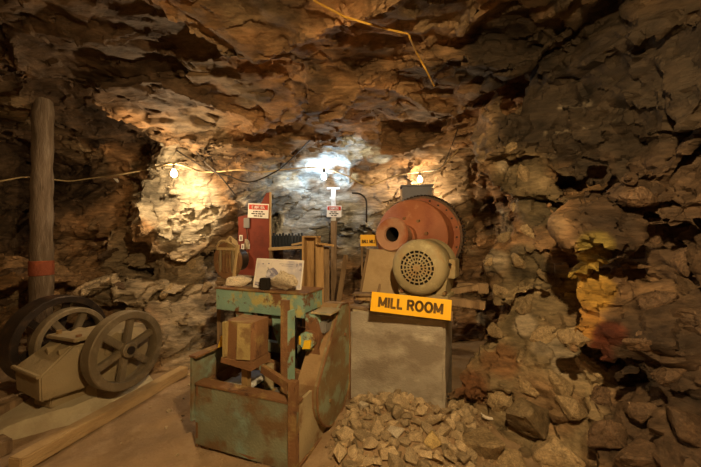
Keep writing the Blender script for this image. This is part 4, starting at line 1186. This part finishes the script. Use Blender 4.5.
for (px, py, sz) in [(523, 175, .12), (515, 205, .11), (540, 200, .10), (508, 150, .10), (530, 232, .10), (505, 240, .12), (520, 262, .11), (548, 275, .13), (500, 290, .10), (525, 305, .13), (560, 300, .11), (495, 330, .11), (545, 335, .14), (520, 355, .12), (575, 340, .12), (590, 365, .13), (490, 262, .08), (486, 318, .08), (660, 230, .16), (640, 200, .14), (685, 260, .14), (655, 300, .13), (690, 320, .17), (640, 345, .12), (600, 395, .13), (670, 375, .14), (560, 385, .14), (530, 390, .12)]:
    slab('wall_right', px, py, sz)
for (px, py, sz) in [(150, 255, .16), (110, 255, .2), (190, 262, .12), (205, 285, .14), (165, 290, .14), (120, 285, .12), (215, 310, .12), (185, 320, .15), (150, 300, .10), (90, 255, .13), (15, 270, .2), (70, 290, .14), (10, 300, .16), (225, 335, .12), (200, 345, .1)]:
    slab('wall_back', px, py, sz, 0.4)

BOULD = [rock_mesh('boulder', 200 + k, (1.0, 0.85, 0.7), 12, 3, 0.035) for k in range(5)]
for me in BOULD: me.materials.append(M_BOULDER)
BBOULD = [me.copy() for me in BOULD]
for me in BBOULD:
    me.materials.clear(); me.materials.append(M_BROWNROCK)
blist = [(482, 440, .23, 'grey jagged boulder at the foot of the rib, beside the rubble'), (532, 415, .24, 'broad flat-faced boulder at the foot of the rock rib'),
         (560, 450, .22, 'boulder at the bottom edge, right of the rib foot'), (512, 462, .15, 'small boulder at the bottom edge under the pale fragment'),
         (606, 432, .15, 'boulder below the dark hollow at the bottom right'), (648, 452, .18, 'dark boulder at the bottom right corner area'),
         (690, 425, .16, 'dark boulder at the right picture edge'), (463, 402, .10, 'small boulder between concrete block and rib'),
         (500, 398, .13, 'tilted boulder leaning on the base of the rib'), (570, 405, .13, 'boulder midway up the slope under the yellow ore'),
         (455, 455, .10, 'rounded boulder at the right end of the rubble heap'), (640, 408, .12, 'dark red boulder under the hollow in the right wall')]
for k, (px, py, sz, lab) in enumerate(blist):
    h_, n_ = hit(px, py)
    o = link('boulder', (BOULD if px < 590 else BBOULD)[k % 5], None, None, h_ + (EYE - h_).normalized() * sz * 0.42 + Vector((0, 0, -sz * 0.12)), (rr.uniform(-.4, .4), rr.uniform(-.4, .4), rr.uniform(0, 6.28)), (sz, sz * rr.uniform(.8, 1), sz * rr.uniform(.75, 1)))
    tag(o, lab, 'boulder', 'boulders along the right wall')
h_ = P(488, 417, 2.0)
f_ = MB().tube(curve_pts([(-0.06, 0, 0.03), (-0.03, 0, 0.0), (0.02, 0.0, -0.012), (0.06, 0.01, -0.008)], 5), [0.004] * 3 + [0.011] * 10 + [0.005] * 3, 8)
_best = None
bpy.context.view_layer.update()
for _o in [q for q in COL.objects if q.name.startswith('boulder')]:
    _mi = _o.matrix_world.inverted()
    _d = (P(489, 416, 1.0) - EYE).normalized()
    ok_, l_, nn_, _i = _o.ray_cast(_mi @ EYE, (_mi.to_3x3() @ _d).normalized())
    if ok_:
        w_ = _o.matrix_world @ l_
        if _best is None or w_.y < _best.y: _best = w_
h_ = _best if _best is not None else hit(489, 417)[0]
o = f_.build('pale_fragment', M_BONE, smooth=True)
o.location = h_ + (EYE - h_).normalized() * 0.02
tag(o, 'curved white fragment lying on the boulders right of the rubble', 'fragment')

RUB = [rock_mesh('rubble_stone', 300 + k, (1.0, 0.78, 0.62), 11 + k % 4) for k in range(12)]
for me in RUB: me.materials.append(M_RUBBLE)
placed = []
M_YSTONE = rock_material('yellowish_stone', attr=False, base=(0.48, 0.36, 0.16), wscale=0.6, relief=0.0015, even=True, lo=0.7, hi=1.2)
for px, py, sz, m, lab in ((434, 447, 0.088, M_YSTONE, 'largest yellowish blocky stone near the right of the rubble heap'), (396, 438, 0.075, M_PALEROCK, 'pale cream angular stone in the middle of the rubble heap'), (363, 411, 0.055, M_PALEROCK, 'pale grey stone at the left end of the block foot')):
    h_, n_ = hit(px, py)
    o = link('rubble_stone', rock_mesh('rubble_stone', 500 + px, (1, 0.85, 0.75), 13), m, None, h_ + Vector((0, 0.03, sz * 0.45)), (0.2, -0.1, 0.5), (sz, sz * 0.9, sz * 0.9))
    tag(o, lab, 'stone', 'rubble in front of the concrete block')
    placed.append((h_.x, h_.y + 0.03, sz))
tries = 0
LBL = 'angular tan stone in the rubble heap at the foot of the concrete block'
while len(placed) < 290 and tries < 20000:
    tries += 1
    x, y = rr.uniform(-0.22, 1.15), rr.uniform(1.75, 2.95)
    px = 350.5 + x / y * FPX
    if px < 336 or px > 475: continue
    if 233.5 + (1.5 - ground_at(x, y)) / y * FPX > 472: continue
    # keep off the block and the machine
    rel = Vector((x - BLK[0], y - BLK[1], 0))
    a, b = rel.dot(U), rel.dot(V)
    if -0.02 < a < 0.84 and b > -0.03: continue
    relg = Vector((x - GM[0], y - GM[1], 0))
    if relg.dot(U) < 0.88 and relg.dot(V) > -0.05 and relg.dot(V) < 0.95: continue
    sz = rr.choice((0.024, 0.03, 0.038, 0.048, 0.058)) if len(placed) > 95 else rr.choice((0.055, 0.065, 0.075, 0.09))
    if any((x - q[0]) ** 2 + (y - q[1]) ** 2 < (0.52 * (sz + q[2])) ** 2 for q in placed): continue
    placed.append((x, y, sz))
    z = ground_at(x, y)
    o = link('rubble_stone', rr.choice(RUB), None, None, (x, y, z + sz * 0.30), (rr.uniform(-.6, .6), rr.uniform(-.6, .6), rr.uniform(0, 6.28)), (sz * rr.uniform(.9, 1.25), sz * rr.uniform(.8, 1), sz * rr.uniform(.8, 1.1)))
    ppx, ppy = 350.5 + x / y * FPX, 233.5 + (1.5 - z) / y * FPX
    where = ('at the bottom edge of the picture' if ppy > 446 else 'right beside the belt guard' if ppx < 366 else 'next to the boulders at its right end' if ppx > 440
             else 'against the foot of the concrete block' if b > -0.16 else 'in the middle of the heap')
    size_ = 'large' if sz > 0.06 else 'medium' if sz > 0.037 else 'small'
    tag(o, '%s angular tan stone of the rubble heap, %s' % (size_, where), 'stone', 'rubble in front of the concrete block')
bg = 0
while bg < 40:
    x, y = rr.uniform(-1.95, -1.05), rr.uniform(2.2, 4.1)
    sz = rr.choice((0.012, 0.018, 0.024, 0.035))
    relg = Vector((x - GM[0], y - GM[1], 0))
    if relg.dot(U) > -0.06 and relg.dot(V) > -0.05: continue
    if x < -1.75 and y < 3.6: continue
    bg += 1
    o = link('floor_stone', rr.choice(RUB), None, None, (x, y, ground_at(x, y) + sz * 0.35), (rr.uniform(-.4, .4), rr.uniform(-.4, .4), rr.uniform(0, 6.28)), (sz, sz * .8, sz * .8))
    tag(o, 'small stone scattered on the dirt floor left of the ore machine', 'stone', 'stones scattered on the floor')

# fine gravel between the stones
gb = MB()
src_ = RUB[:5]
for k in range(1500):
    x, y = rr.uniform(-0.2, 1.05), rr.uniform(1.8, 2.9)
    rel = Vector((x - BLK[0], y - BLK[1], 0)); relg = Vector((x - GM[0], y - GM[1], 0))
    if -0.01 < rel.dot(U) < 0.80 and rel.dot(V) > -0.01: continue
    if relg.dot(U) < 0.85 and -0.03 < relg.dot(V) < 0.95: continue
    n0_ = len(gb.bm.verts)
    gb.bm.from_mesh(rr.choice(src_))
    gb.bm.verts.ensure_lookup_table()
    sz = rr.uniform(0.008, 0.02)
    m_ = Matrix.Translation((x, y, ground_at(x, y) + sz * 0.3)) @ Euler((rr.uniform(-1, 1), rr.uniform(-1, 1), rr.uniform(0, 6.28))).to_matrix().to_4x4() @ Matrix.Diagonal((sz, sz, sz, 1))
    for v in gb.bm.verts[n0_:]: v.co = m_ @ v.co
M_GRAVEL = mat('fine_gravel', (0.30, 0.22, 0.13), 0.9, bump=None, var=0.4, vscale=25)
o = gb.build('gravel', M_GRAVEL)
tag(o, 'fine tan gravel filling the gaps of the rubble heap', 'gravel', kind='stuff')

# ------------------------------------------------------------------ bulbs on the string
M_SOCKET = mat('bulb_socket_rubber', (0.05, 0.045, 0.04), 0.6, bump=None)
BULB_NAMES = [
    ('warm glowing bare bulb close to the rock at the far left', 1),
    ('bluish white bare bulb hanging over the T-topped post', 1),
    ('warm glowing bare bulb above the ball mill', 1),
    ('bulb with an added shade hanging from the roof over the viewer', 0),
]
for (loc, colr, st, r), (lab, _v) in zip(BULBS, BULB_NAMES):
    e = empty('light_bulb', loc)
    tag(e, lab, 'light bulb', 'bare bulbs of the light string')
    b = MB().lathe([(-r, 0.001), (-0.95 * r, 0.35 * r), (-0.7 * r, 0.72 * r), (-0.3 * r, 0.96 * r), (0.1 * r, r), (0.5 * r, 0.88 * r), (0.95 * r, 0.6 * r), (1.4 * r, 0.42 * r), (1.55 * r, 0.40 * r)], (0, 0, 0), (0, 0, 1), 16)
    b.build('glass', emit('lit_bulb_glass', colr, st), e, smooth=True)
    MB().cyl((0, 0, 1.5 * r), (0, 0, 3.2 * r), 0.45 * r, 0.5 * r, 12).build('socket', M_SOCKET, e)

sd = MB().lathe([(0.13, 0.03), (0.125, 0.05), (0.06, 0.12), (0.045, 0.20), (0.04, 0.20), (0.055, 0.118), (0.12, 0.046)], (0, 0, 0), (0, 0, 1), 32, closed=True)  # shade added out of view to keep lamp light off the upper rock
sd.build('added_shade', M_GREYSTEEL, e, smooth=True)
MB().tube([(0, 0, 0.11), (0.01, 0, 0.3), (0, 0.01, 0.7)], 0.006, 6).build('flex', M_CABLEK, e)
